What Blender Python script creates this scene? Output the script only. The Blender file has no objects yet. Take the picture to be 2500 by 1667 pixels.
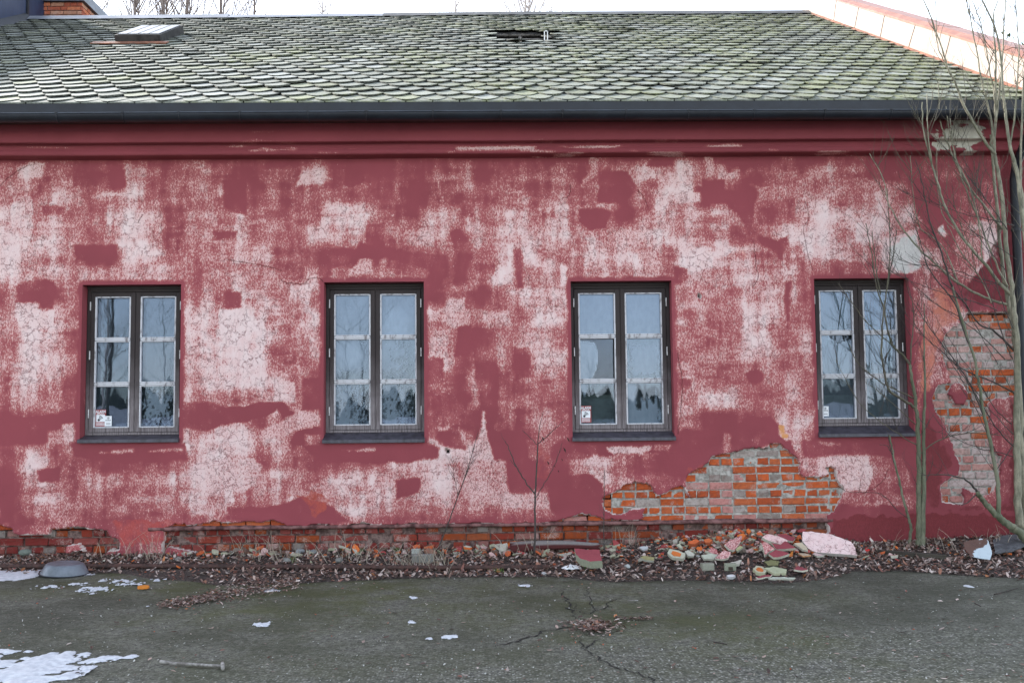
import bpy, math, random
import numpy as np
random.seed(7); RNG = np.random.default_rng(11)
C = bpy.context.scene.collection
# ---------------------------------------------------------------- camera
F = 2430.0
CAM = np.array([0., -10.35, 1.48]); YAW, PIT, ROL = 0.018, math.radians(3.95), 0.0098
FW = np.array([math.sin(YAW)*math.cos(PIT), math.cos(YAW)*math.cos(PIT), math.sin(PIT)])
_r = np.array([math.cos(YAW), -math.sin(YAW), 0.]); _u = np.cross(_r, FW)
RT = math.cos(ROL)*_r - math.sin(ROL)*_u; UP = math.sin(ROL)*_r + math.cos(ROL)*_u
cam = bpy.data.cameras.new('camera'); cam.sensor_width = 36; cam.lens = 36*F/2500; cam.clip_end = 2000
co = bpy.data.objects.new('camera', cam); C.objects.link(co)
from mathutils import Matrix, Vector
m = Matrix.Identity(4)
for i in range(3):
    m[i][0], m[i][1], m[i][2], m[i][3] = RT[i], UP[i], -FW[i], CAM[i]
co.matrix_world = m
bpy.context.scene.camera = co
# ---------------------------------------------------------------- world, sun, exposure
SUN_EL, SUN_AZ = math.radians(34), math.radians(-48)
w = bpy.data.worlds.new('World'); bpy.context.scene.world = w; w.use_nodes = True
nt = w.node_tree; bg = nt.nodes['Background']
sky = nt.nodes.new('ShaderNodeTexSky'); sky.sky_type = 'NISHITA'; sky.sun_disc = False
sky.sun_elevation = SUN_EL; sky.sun_rotation = SUN_AZ; sky.air_density = 1.0; sky.dust_density = 0.4; sky.ozone_density = 1.0
hs = nt.nodes.new('ShaderNodeHueSaturation'); hs.inputs['Saturation'].default_value = 0.44
nt.links.new(sky.outputs[0], hs.inputs['Color']); nt.links.new(hs.outputs[0], bg.inputs[0]); bg.inputs[1].default_value = 0.15
sd = Vector((math.sin(SUN_AZ)*math.cos(SUN_EL), math.cos(SUN_AZ)*math.cos(SUN_EL), math.sin(SUN_EL)))
sl = bpy.data.lights.new('sun', 'SUN'); sl.energy = 2.6; sl.angle = math.radians(3.0); sl.color = (1, .95, .88)
so = bpy.data.objects.new('sun', sl); C.objects.link(so); so.rotation_euler = sd.to_track_quat('Z', 'Y').to_euler()
vs = bpy.context.scene.view_settings
vs.view_transform = 'Standard'; vs.look = 'None'; vs.gamma = 1; vs.use_curve_mapping = False; vs.exposure = 2.05

# ---------------------------------------------------------------- pixel <-> place (photo pixels at 2500 wide, used only to measure the place)
def ray(px, py): return FW + (px-1250)/F*RT + (833.5-py)/F*UP
def at(px, py, Y): d = ray(px, py); return CAM + d*(Y-CAM[1])/d[1]
def atz(px, py, Z): d = ray(px, py); return CAM + d*(Z-CAM[2])/d[2]
def atx(px, py, X): d = ray(px, py); return CAM + d*(X-CAM[0])/d[0]
def atp(px, py, p0, n): d = ray(px, py); return CAM + d*(np.dot(p0-CAM, n)/np.dot(d, n))
def proj(x, y, z):
    q0, q1, q2 = x-CAM[0], y-CAM[1], z-CAM[2]
    dz = q0*FW[0]+q1*FW[1]+q2*FW[2]
    return 1250+F*(q0*RT[0]+q1*RT[1]+q2*RT[2])/dz, 833.5-F*(q0*UP[0]+q1*UP[1]+q2*UP[2])/dz
_lat = {}
def vn(x, y, s=0):                                    # smooth value noise 0..1
    if s not in _lat: _lat[s] = np.random.default_rng(1000+s).random((257, 257))
    L = _lat[s]; xi = np.floor(x).astype(int); yi = np.floor(y).astype(int)
    fx = x-xi; fy = y-yi; fx = fx*fx*(3-2*fx); fy = fy*fy*(3-2*fy)
    a = L[xi % 256, yi % 256]; b = L[(xi+1) % 256, yi % 256]; c = L[xi % 256, (yi+1) % 256]; d = L[(xi+1) % 256, (yi+1) % 256]
    return (a*(1-fx)+b*fx)*(1-fy)+(c*(1-fx)+d*fx)*fy
def fbm(x, y, s=0, o=4):
    t = 0; a = .5; n = 0
    for k in range(o): t = t+a*vn(x*2**k, y*2**k, s+k); n += a; a *= .55
    return t/n
def sstep(a, b, x): t = np.clip((x-a)/(b-a), 0, 1); return t*t*(3-2*t)
def sdist(px, py, poly):                              # signed distance, negative inside
    P = np.array(poly, float); Q = np.roll(P, -1, 0)
    d = np.full(px.shape, 1e9); ins = np.zeros(px.shape, bool)
    for (x0, y0), (x1, y1) in zip(P, Q):
        ex, ey = x1-x0, y1-y0; wx, wy = px-x0, py-y0
        t = np.clip((wx*ex+wy*ey)/(ex*ex+ey*ey+1e-9), 0, 1)
        d = np.minimum(d, (wx-ex*t)**2+(wy-ey*t)**2)
        c = ((y0 <= py) != (y1 <= py)); ins ^= c & (px < x0+ex*(py-y0)/(ey if ey else 1e-9))
    return np.sqrt(d)*np.where(ins, -1, 1)
# ---------------------------------------------------------------- mesh helpers
def tag(o, label=None, cat=None, group=None, kind=None):
    if label: o['label'] = label
    if cat: o['category'] = cat
    if group: o['group'] = group
    if kind: o['kind'] = kind
    return o
def empty(name, loc, label, cat, group=None):
    o = bpy.data.objects.new(name, None); C.objects.link(o); o.location = loc; return tag(o, label, cat, group)
def mk(name, V, Fc, mat, parent=None, loc=None, smooth=False, col=None, fl=None):
    me = bpy.data.meshes.new(name)
    V = np.asarray(V, float).reshape(-1, 3)
    o = bpy.data.objects.new(name, me); C.objects.link(o)
    if loc is not None: o.location = loc
    if parent is not None:
        o.parent = parent
        off = (np.array(parent.location) if parent.parent is None else np.array(parent.location)+np.array(parent.parent.location))
        if loc is None: V = V-off
        else: o.location = np.array(loc)-off
    elif loc is not None: pass
    if isinstance(Fc, np.ndarray):
        n, k = Fc.shape
        me.vertices.add(len(V)); me.vertices.foreach_set('co', V.ravel())
        me.loops.add(n*k); me.loops.foreach_set('vertex_index', Fc.ravel().astype(np.int32))
        me.polygons.add(n); me.polygons.foreach_set('loop_start', np.arange(0, n*k, k, dtype=np.int32))
        me.polygons.foreach_set('loop_total', np.full(n, k, dtype=np.int32)); me.update(calc_edges=True); me.validate()
    else: me.from_pydata(V.tolist(), [], Fc); me.update()
    if smooth: me.polygons.foreach_set('use_smooth', np.ones(len(me.polygons), bool))
    for k, a in (col or {}).items():
        at_ = me.color_attributes.new(k, 'FLOAT_COLOR', 'POINT'); a = np.asarray(a, float)
        if a.shape[1] == 3: a = np.c_[a, np.ones(len(a))]
        at_.data.foreach_set('color', a.ravel())
    for k, a in (fl or {}).items():
        at_ = me.attributes.new(k, 'FLOAT', 'POINT'); at_.data.foreach_set('value', np.asarray(a, float).ravel())
    if mat: me.materials.append(mat)
    return o
class MB:
    def __init__(s): s.v = []; s.f = []; s.c = []
    def add(s, V, Fc, col=None):
        b = len(s.v); s.v += [tuple(p) for p in V]; s.f += [tuple(i+b for i in f) for f in Fc]
        if col is not None: s.c += [tuple(col)[:3]]*len(V)
    def box(s, x0, x1, y0, y1, z0, z1, col=None, bev=0, jit=0):
        x0, x1 = min(x0, x1), max(x0, x1); z0, z1 = min(z0, z1), max(z0, z1)
        b = min(bev, (x1-x0)*.3, (z1-z0)*.3)
        if b > 0:
            V = [(x0, y1, z0), (x1, y1, z0), (x1, y1, z1), (x0, y1, z1), (x0, y0+b, z0), (x1, y0+b, z0), (x1, y0+b, z1), (x0, y0+b, z1),
                 (x0+b, y0, z0+b), (x1-b, y0, z0+b), (x1-b, y0, z1-b), (x0+b, y0, z1-b)]
            if jit: V = [(x+random.uniform(-jit, jit), y+(random.uniform(-jit, jit) if i > 7 else 0), z+random.uniform(-jit, jit)) for i, (x, y, z) in enumerate(V)]
            Fc = [(3, 2, 1, 0), (0, 1, 5, 4), (1, 2, 6, 5), (2, 3, 7, 6), (3, 0, 4, 7), (4, 5, 9, 8), (5, 6, 10, 9), (6, 7, 11, 10), (7, 4, 8, 11), (8, 9, 10, 11)]
        else:
            V = [(x0, y0, z0), (x1, y0, z0), (x1, y1, z0), (x0, y1, z0), (x0, y0, z1), (x1, y0, z1), (x1, y1, z1), (x0, y1, z1)]
            Fc = [(0, 3, 2, 1), (4, 5, 6, 7), (0, 1, 5, 4), (1, 2, 6, 5), (2, 3, 7, 6), (3, 0, 4, 7)]
        s.add(V, Fc, col)
    def tube(s, P, R, n=6, col=None, cap=True):
        P = np.asarray(P, float); k = len(P); R = np.broadcast_to(R, (k,))
        T = np.gradient(P, axis=0); T /= np.linalg.norm(T, axis=1)[:, None]+1e-9
        ref = np.array([0., 0., 1.]) if abs(T[0][2]) < .9 else np.array([1., 0, 0])
        V = []; a0 = np.linspace(0, 2*math.pi, n, endpoint=False)
        u = np.cross(T[0], ref); u /= np.linalg.norm(u)
        for i in range(k):
            u = u-T[i]*np.dot(u, T[i]); u /= np.linalg.norm(u)+1e-9; v = np.cross(T[i], u)
            for a in a0: V.append(P[i]+R[i]*(math.cos(a)*u+math.sin(a)*v))
        Fc = [(i*n+j, i*n+(j+1) % n, (i+1)*n+(j+1) % n, (i+1)*n+j) for i in range(k-1) for j in range(n)]
        if cap: Fc += [tuple(range(n))[::-1], tuple(range((k-1)*n, k*n))]
        s.add(V, Fc, col)
    def build(s, name, mat, parent=None, loc=None, smooth=False):
        return mk(name, s.v, s.f, mat, parent, loc, smooth, {'tint': np.array(s.c)} if s.c and len(s.c) == len(s.v) else None)
def smoothline(P, sub=4):
    P = np.asarray(P, float)
    if len(P) < 3: sub = max(sub, 3); return np.array([P[0]+(P[-1]-P[0])*t for t in np.linspace(0, 1, sub+1)])
    out = []
    Q = np.vstack([2*P[0]-P[1], P, 2*P[-1]-P[-2]])
    for i in range(1, len(Q)-2):
        for t in np.linspace(0, 1, sub, endpoint=False):
            a, b, c, d = Q[i-1], Q[i], Q[i+1], Q[i+2]
            out.append(.5*((2*b)+(c-a)*t+(2*a-5*b+4*c-d)*t*t+(-a+3*b-3*c+d)*t**3))
    out.append(P[-1]); return np.array(out)
# ---------------------------------------------------------------- material helpers
def newmat(name):
    M = bpy.data.materials.new(name); M.use_nodes = True; t = M.node_tree
    return M, t, t.nodes['Principled BSDF']
class NT:
    def __init__(s, t): s.t = t
    def n(s, ty, **k):
        o = s.t.nodes.new(ty)
        for a, b in k.items():
            if a.startswith('i_'):
                key = a[2:].replace('_', ' ')
                (o.inputs[int(key)] if key.isdigit() else o.inputs[key]).default_value = b
            else: setattr(o, a, b)
        return o
    def l(s, a, b): s.t.links.new(a, b)
    def math(s, op, a, b=None, c=None, clamp=False):
        o = s.t.nodes.new('ShaderNodeMath'); o.operation = op; o.use_clamp = clamp
        for i, v in enumerate((a, b, c)):
            if v is None: continue
            if isinstance(v, (int, float)): o.inputs[i].default_value = v
            else: s.l(v, o.inputs[i])
        return o.outputs[0]
    def mix(s, f, a, b):
        o = s.t.nodes.new('ShaderNodeMix'); o.data_type = 'RGBA'
        for i, v in ((0, f), (6, a), (7, b)):
            if isinstance(v, (int, float)): o.inputs[i].default_value = v
            elif isinstance(v, tuple): o.inputs[i].default_value = (*v[:3], 1)
            else: s.l(v, o.inputs[i])
        return o.outputs[2]
    def ss(s, v, a, b):
        o = s.t.nodes.new('ShaderNodeMapRange'); o.interpolation_type = 'SMOOTHSTEP'
        s.l(v, o.inputs[0]); o.inputs[1].default_value = a; o.inputs[2].default_value = b; return o.outputs[0]
    def noise(s, vec, scale, det=2, rough=.5, col=False):
        o = s.n('ShaderNodeTexNoise', i_Scale=scale, i_Detail=det, i_Roughness=rough)
        if vec is not None: s.l(vec, o.inputs['Vector'])
        return o.outputs[1 if col else 0]
    def mapv(s, vec, sc=(1, 1, 1), loc=(0, 0, 0)):
        o = s.n('ShaderNodeMapping'); o.inputs['Scale'].default_value = sc; o.inputs['Location'].default_value = loc
        s.l(vec, o.inputs[0]); return o.outputs[0]
    def bump(s, h, st, dist, nrm=None):
        o = s.n('ShaderNodeBump', i_Strength=st, i_Distance=dist); s.l(h, o.inputs['Height'])
        if nrm is not None: s.l(nrm, o.inputs['Normal'])
        return o.outputs[0]
    def attr(s, name, out=2): return s.n('ShaderNodeAttribute', attribute_name=name).outputs[out]
    def attrc(s, name): return s.n('ShaderNodeAttribute', attribute_name=name).outputs[0]
    def obj(s): return s.n('ShaderNodeTexCoord').outputs['Object']
P1 = (.200, .043, .053); P2 = (.40, .125, .118); WH = (.63, .515, .50)
def mat_plaster():
    M, t, b = newmat('peeling_paint'); N = NT(t); v = N.obj()
    W = N.attr('wear'); wob = N.noise(v, 16, 4, .7, True)
    n1 = N.noise(N.mapv(v, (1, 1, .5)), 66, 4, .8); n2 = N.noise(N.mapv(v, (1, 1, .4)), 120, 2, .8); n3 = N.noise(v, 9, 3, .6)
    sp = N.math('ADD', N.math('MULTIPLY', n1, .62), N.math('MULTIPLY', n2, .38))
    Wm = N.math('ADD', W, N.math('MULTIPLY', N.math('SUBTRACT', n3, .5), .16))
    th = N.math('SUBTRACT', N.math('ADD', .672, N.math('MULTIPLY', N.math('SUBTRACT', 1, N.ss(W, .0, .18)), .10)), N.math('MULTIPLY', Wm, .34))
    f = N.ss(N.math('SUBTRACT', sp, th), -.022, .038)
    low = N.noise(v, 1.1, 3, .6)
    base = N.mix(N.ss(low, .3, .7), P1, tuple(x*1.16 for x in P1))
    base = N.mix(N.math('MULTIPLY', N.ss(Wm, .10, .55), N.math('ADD', .40, N.math('MULTIPLY', N.ss(n1, .38, .6), .6)), clamp=True), base, P2)
    wh = N.mix(N.math('MULTIPLY', N.ss(W, .45, .95), .85), (.58, .34, .32), WH)
    wh = N.mix(N.math('MULTIPLY', N.ss(N.noise(N.mapv(v, (1, 1, .3)), 13, 4, .7), .42, .66), .38), wh, (.54, .33, .32)); colr = N.mix(f, base, wh)
    # craze cracks
    vo = N.n('ShaderNodeTexVoronoi', feature='DISTANCE_TO_EDGE', i_Scale=12)
    dv = N.n('ShaderNodeVectorMath', operation='MULTIPLY_ADD'); N.l(wob, dv.inputs[0]); dv.inputs[1].default_value = (.15,)*3; N.l(v, dv.inputs[2]); N.l(dv.outputs[0], vo.inputs['Vector'])
    ck = N.math('SUBTRACT', 1, N.ss(vo.outputs[0], .005, .045)); ckm = N.math('MULTIPLY', N.math('MULTIPLY', ck, N.ss(Wm, .3, .6)), N.ss(N.noise(v, 4.5, 4, .7), .41, .56))
    colr = N.mix(N.math('MULTIPLY', ckm, .85), colr, (.13, .025, .03))
    # place tints: bare render, salmon undercoat, rust run
    ta = N.n('ShaderNodeAttribute', attribute_name='tint'); am = N.math('MULTIPLY', ta.outputs['Alpha'], N.math('ADD', .75, N.math('MULTIPLY', n1, .5)), clamp=True)
    am = N.math('MULTIPLY', am, N.math('ADD', .35, N.math('MULTIPLY', n3, 1.25)), clamp=True); am = N.ss(am, .38, .72)
    tl = N.n('ShaderNodeVectorMath', operation='SCALE'); N.l(ta.outputs[0], tl.inputs[0]); tl.inputs['Scale'].default_value = 1.28; tc = N.mix(N.ss(n1, .35, .7), ta.outputs[0], tl.outputs[0])
    colr = N.mix(am, colr, tc)
    N.l(colr, b.inputs['Base Color']); b.inputs['Roughness'].default_value = .88; b.inputs['Specular IOR Level'].default_value = .25
    h = N.math('ADD', N.math('MULTIPLY', sp, .9), N.math('MULTIPLY', f, .45)); h = N.math('SUBTRACT', h, N.math('MULTIPLY', ckm, 1.3))
    h = N.math('ADD', h, N.math('MULTIPLY', N.noise(v, 3.5, 4, .6), 3.0))
    N.l(N.bump(h, .55, .006), b.inputs['Normal']); return M
def mat_brick(name='brick', rough=.9, smear=.5):
    M, t, b = newmat(name); N = NT(t); v = N.obj()
    c = N.attrc('tint'); n1 = N.noise(v, 28, 4, .65); n2 = N.noise(v, 110, 3, .7); n3 = N.noise(v, 8, 3, .6)
    c2 = N.mix(N.math('MULTIPLY', N.ss(n1, .42, .66), .75), c, N.mix(.55, c, (.10, .04, .03)))
    c2 = N.mix(N.math('MULTIPLY', N.ss(N.math('ADD', N.math('MULTIPLY', n3, .6), N.math('MULTIPLY', n2, .4)), .53, .62), smear), c2, (.36, .31, .28))
    N.l(c2, b.inputs['Base Color']); b.inputs['Roughness'].default_value = rough; b.inputs['Specular IOR Level'].default_value = .2
    N.l(N.bump(N.math('ADD', n1, N.math('MULTIPLY', n2, .5)), .7, .008), b.inputs['Normal']); return M
def mat_simple(name, c1, c2, scale=20, rough=.8, bump=.3, dist=.004, spec=.3, metal=0, stretch=(1, 1, 1), lo=.35, hi=.65):
    M, t, b = newmat(name); N = NT(t); v = N.mapv(N.obj(), stretch)
    n = N.noise(v, scale, 4, .65); N.l(N.mix(N.ss(n, lo, hi), c1, c2), b.inputs['Base Color'])
    b.inputs['Roughness'].default_value = rough; b.inputs['Specular IOR Level'].default_value = spec; b.inputs['Metallic'].default_value = metal
    N.l(N.bump(n, bump, dist), b.inputs['Normal']); return M
def mat_tint(name, rough=.85, nscale=40, var=.35, bump=.4, dist=.003, spec=.2):
    M, t, b = newmat(name); N = NT(t); v = N.obj(); c = N.attrc('tint'); n = N.noise(v, nscale, 4, .65)
    dk = N.n('ShaderNodeVectorMath', operation='SCALE'); N.l(c, dk.inputs[0]); N.l(N.math('ADD', 1-var, N.math('MULTIPLY', n, 2*var)), dk.inputs['Scale'])
    N.l(dk.outputs[0], b.inputs['Base Color']); b.inputs['Roughness'].default_value = rough; b.inputs['Specular IOR Level'].default_value = spec
    N.l(N.bump(n, bump, dist), b.inputs['Normal']); return M
MP = mat_plaster(); MBRK = mat_brick(); MTINT = mat_tint('tinted')
MMORT = mat_simple('mortar', (.17, .155, .135), (.37, .35, .32), 22, .95, .8, .01)

# ================================================================ THE HOUSE
XL, XR = -8.1, 5.72
house = empty('brick_house', (0, 0, 0), 'long derelict house with peeling red plaster, bare brick patches and mossy slate roof', 'house')
# windows: opening left, right, bottom of frame, top
WIN = [(-4.270, -3.252, 1.262, 2.822), (-1.770, -.730, 1.262, 2.829), (.806, 1.866, 1.244, 2.821), (3.371, 4.375, 1.280, 2.830)]
SILL = [1.187, 1.159, 1.153, 1.168]
DIG = """
11111111111110010000111000000111111100111111111111
36311142333112261101134022352366664533344321112113
44543553344512223313044333244515673114454344111322
76634566244632327632356355466304566541357655611242
77743565445533276434662555664477663325877576313562
85540076443563324112222347555576487754467559853561
65555576524633263454412473656655366666632474344410
41144444455654536664424125563355545457626444462000
47645555576866464445461672763355544476432444465533
37634444576876555443461245532244444475364444244333
47643333567784555411461541552344446354364444244333
57644333567887415511361614443344353133544444244333
46422222444447325522221633221344345543645555200033
13221123535614665522422133434364350021652222102222
11341134766866342221226123344411230026522221002222
16421213478623211225774413256532000667356643200222
05434334678855336665777513014544224446537534310333
04543355465533565554655555600032334445526433201222
12331123225210013321221011110000222222211222211111
""".split()
DIG = np.array([[int(ch) for ch in r[:50]] for r in [q.ljust(50, '2') for q in DIG]], float)/9
# sharp-edged repaint / bare patches: (value, amount, polygon in photo pixels)
PATCH = [
 (.02, [(185, 600), (283, 602), (285, 630), (240, 640), (185, 635)]), (.02, [(105, 505), (155, 508), (155, 522), (107, 522)]),
 (.02, [(40, 700), (82, 683), (130, 690), (132, 755), (97, 752), (95, 735), (40, 735)]), (.8, [(40, 742), (95, 738), (95, 755), (132, 760), (130, 800), (60, 812), (40, 780)]),
 (.03, [(0, 1015), (60, 1018), (145, 1010), (190, 990), (196, 1030), (155, 1035), (120, 1080), (60, 1082), (0, 1085)]),
 (.7, [(155, 1037), (178, 1035), (180, 1078), (157, 1078)]), (.55, [(120, 1055), (150, 1050), (150, 1080), (118, 1085)]),
 (.02, [(0, 1155), (30, 1160), (32, 1275), (0, 1280)]), (.04, [(95, 1150), (145, 1145), (140, 1172), (100, 1175)]),
 (.02, [(175, 1083), (450, 1083), (455, 1120), (330, 1128), (185, 1116)]), (.62, [(240, 1104), (325, 1097), (325, 1101), (250, 1107)]), (.6, [(360, 1100), (445, 1094), (445, 1099), (360, 1103)]),
 (.02, [(440, 985), (500, 982), (560, 995), (640, 985), (690, 982), (720, 1010), (690, 1022), (676, 1000), (660, 1012), (600, 1030), (540, 1040), (500, 1052), (440, 1040)]),
 (.04, [(178, 430), (300, 415), (308, 455), (180, 455)]), (.04, [(405, 508), (440, 508), (430, 545), (405, 545)]), (.15, [(245, 498), (258, 498), (258, 550), (243, 555)]),
 (.04, [(545, 440), (600, 440), (600, 525), (550, 505)]), (.06, [(520, 565), (580, 565), (575, 582), (520, 585)]), (.08, [(550, 710), (585, 715), (590, 750), (548, 755)]), (.9, [(536, 755), (600, 757), (640, 800), (560, 840), (530, 820)]),
 (.6, [(603, 540), (650, 535), (650, 545), (603, 550)]), (.72, [(735, 410), (785, 415), (790, 450), (725, 455)]), (.5, [(740, 450), (760, 460), (752, 500), (742, 500)]),
 (.02, [(780, 612), (830, 605), (870, 610), (880, 590), (900, 600), (1000, 615), (1090, 622), (1098, 660), (1075, 690), (1040, 692), (1055, 665), (1000, 640), (935, 630), (870, 640), (805, 650), (805, 695), (778, 695)]),
 (.66, [(875, 630), (912, 632), (910, 665), (880, 668), (850, 672), (870, 650)]), (.5, [(928, 630), (945, 632), (945, 655), (928, 652)]),
 (.1, [(780, 605), (840, 600), (848, 612), (782, 630)]), (.05, [(1035, 720), (1100, 712), (1180, 715), (1185, 755), (1150, 755), (1148, 795), (1150, 870), (1110, 870), (1130, 740), (1095, 730), (1038, 735)]),
 (.66, [(1095, 728), (1133, 730), (1135, 755), (1148, 760), (1148, 790), (1105, 800), (1080, 780)]),
 (.03, [(1150, 800), (1210, 800), (1215, 860), (1218, 995), (1200, 1060), (1175, 1060), (1170, 960), (1155, 870)]), (.02, [(1035, 872), (1085, 872), (1080, 935), (1038, 940)]),
 (.85, [(1180, 1005), (1182, 1005), (1184, 1060), (1177, 1060)]), (.74, [(1177, 1058), (1192, 1065), (1208, 1128), (1060, 1130), (1070, 1100), (1150, 1095)]),
 (.02, [(1195, 1060), (1240, 1050), (1290, 1080), (1285, 1120), (1330, 1130), (1320, 1160), (1290, 1205), (1247, 1205), (1240, 1125), (1210, 1125)]),
 (.62, [(1130, 1125), (1236, 1122), (1240, 1200), (1245, 1208), (1342, 1205), (1342, 1240), (1290, 1240), (1130, 1215)]),
 (.02, [(1342, 1200), (1345, 1090), (1380, 1070), (1440, 1105), (1440, 1120), (1390, 1120), (1390, 1160), (1430, 1155), (1470, 1180), (1465, 1240), (1400, 1265), (1345, 1240)]),
 (.88, [(1065, 1090), (1080, 1085), (1100, 1092), (1100, 1118), (1075, 1118), (1072, 1105)]), (.6, [(1067, 1042), (1100, 1040), (1095, 1050), (1070, 1052)]), (.7, [(1042, 1065), (1070, 1078), (1075, 1090), (1050, 1082)]),
 (.03, [(1075, 1055), (1120, 1055), (1135, 1095), (1085, 1088)]), (.02, [(1040, 1085), (1070, 1095), (1068, 1115), (1000, 1128), (800, 1130), (770, 1105), (790, 1085), (1035, 1086)]),
 (.72, [(830, 1098), (915, 1094), (915, 1101), (850, 1103)]), (.7, [(555, 1120), (620, 1120), (640, 1140), (615, 1190), (590, 1205), (560, 1195), (500, 1210), (500, 1130)]),
 (.03, [(720, 1050), (785, 1040), (788, 1060), (745, 1060), (745, 1085), (790, 1085), (765, 1110), (735, 1090), (708, 1082)]),
 (.62, [(635, 1050), (720, 1010), (785, 1010), (775, 1035), (720, 1055), (690, 1070), (640, 1070)]), (.78, [(675, 936), (718, 936), (718, 980), (670, 975)]),
 (.03, [(740, 925), (786, 925), (788, 1000), (740, 1000)]), (.55, [(755, 1180), (825, 1185), (820, 1215), (790, 1218), (760, 1205)]),
 (.02, [(560, 1240), (680, 1235), (745, 1215), (820, 1240), (850, 1272), (740, 1285), (555, 1262)]), (.05, [(968, 1175), (1000, 1165), (1025, 1170), (1020, 1200), (970, 1215)]),
 (.03, [(1110, 622), (1112, 690), (1130, 720), (1150, 600), (1120, 560), (1100, 570)]), (.03, [(1255, 610), (1272, 612), (1275, 700), (1264, 705)]),
 (.05, [(1280, 445), (1315, 445), (1318, 470), (1275, 475)]), (.03, [(1460, 420), (1530, 425), (1552, 455), (1520, 500), (1460, 490)]), (.55, [(1437, 378), (1457, 378), (1457, 430), (1430, 450), (1410, 470), (1420, 440), (1440, 420)]),
 (.03, [(1415, 515), (1470, 510), (1490, 520), (1480, 560), (1440, 560), (1415, 540)]), (.88, [(1370, 645), (1384, 652), (1385, 690), (1370, 697), (1366, 670)]), (.7, [(1330, 635), (1355, 635), (1355, 660), (1332, 662)]),
 (.02, [(1740, 380), (1830, 378), (1845, 395), (1810, 420), (1800, 410), (1780, 420), (1765, 400), (1742, 398)]), (.6, [(1723, 380), (1739, 380), (1742, 430), (1725, 435)]), (.02, [(1610, 380), (1645, 380), (1640, 403), (1580, 405)]),
 (.03, [(1715, 440), (1765, 440), (1770, 465), (1800, 470), (1815, 455), (1850, 460), (1840, 540), (1830, 570), (1800, 520), (1770, 500), (1720, 495)]), (.75, [(1658, 470), (1712, 468), (1712, 495), (1660, 495)]),
 (.02, [(1850, 575), (1900, 585), (1925, 575), (1922, 600), (1910, 635), (1895, 625), (1880, 610), (1855, 600)]), (.92, [(1950, 580), (1972, 575), (1985, 600), (1985, 615), (1965, 618)]), (.8, [(1680, 605), (1735, 605), (1735, 650), (1690, 665), (1675, 640)]),
 (.04, [(1645, 650), (1675, 660), (1677, 685), (1650, 690)]), (.03, [(1917, 690), (1930, 685), (1928, 760), (1922, 820), (1917, 740)]), (.03, [(1655, 925), (1690, 925), (1680, 950), (1665, 965)]),
 (.01, [(1820, 912), (1830, 903), (1855, 903), (1866, 915), (1862, 932), (1840, 937), (1825, 930)]),
 (.01, [(1665, 1052), (1730, 1050), (1745, 1015), (1790, 1018), (1800, 1035), (1830, 1022), (1880, 1020), (1900, 1035), (1900, 1060), (1935, 1100), (1925, 1090), (1900, 1080), (1860, 1095), (1800, 1110), (1745, 1110), (1730, 1130), (1700, 1140), (1655, 1160), (1655, 1095), (1440, 1112), (1400, 1095), (1400, 1080), (1655, 1080)]),
 (.45, [(1770, 1060), (1782, 1060), (1785, 1105), (1765, 1105)]), (.82, [(1480, 1092), (1590, 1090), (1568, 1108), (1500, 1106)]), (.5, [(1600, 1086), (1640, 1084), (1630, 1097), (1600, 1095)]),
 (.02, [(1905, 1085), (1930, 1070), (1938, 1110), (1915, 1100)]), (.02, [(1960, 1075), (2000, 1068), (2235, 1070), (2300, 1090), (2290, 1180), (2240, 1200), (2205, 1110), (2030, 1110), (1965, 1115)]),
 (.72, [(2005, 1120), (2120, 1112), (2130, 1160), (2120, 1200), (2060, 1200), (2030, 1160)]), (.6, [(2000, 1076), (2050, 1082), (2050, 1087), (2005, 1084)]),
 (.02, [(2020, 1232), (2200, 1238), (2210, 1250), (2470, 1245), (2500, 1240), (2500, 1345), (2000, 1345), (2000, 1290)]),
 (.02, [(2030, 635), (2150, 640), (2160, 676), (2035, 676)]), (.9, [(2090, 545), (2103, 545), (2103, 590), (2088, 588)]), (.02, [(2400, 640), (2470, 560), (2500, 560), (2500, 760), (2360, 760), (2340, 715), (2370, 700)]),
 (.02, [(2130, 375), (2230, 378), (2225, 460), (2180, 440), (2120, 440), (2115, 400)]), (.02, [(2225, 460), (2320, 450), (2340, 560), (2320, 600), (2280, 560), (2240, 520)]), (.85, [(2290, 560), (2302, 548), (2316, 572), (2305, 578), (2290, 570)]),
 (.85, [(2390, 540), (2430, 560), (2440, 620), (2400, 645), (2390, 680), (2380, 640), (2360, 600)]), (.45, [(2340, 580), (2395, 560), (2400, 640), (2350, 680), (2340, 640)]), (.8, [(2160, 585), (2240, 560), (2240, 660), (2210, 672), (2170, 665)]),
 (.02, [(2255, 1000), (2290, 1060), (2330, 1110), (2340, 1150), (2290, 1160), (2245, 1120)]), (.02, [(2475, 380), (2520, 380), (2520, 1340), (2478, 1340)]),
 (.8, [(0, 600), (38, 600), (40, 660), (0, 668)]), (.02, [(0, 385), (70, 387), (60, 400), (0, 398)]), (.7, [(75, 400), (105, 400), (100, 430), (72, 425)]),
]
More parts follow.
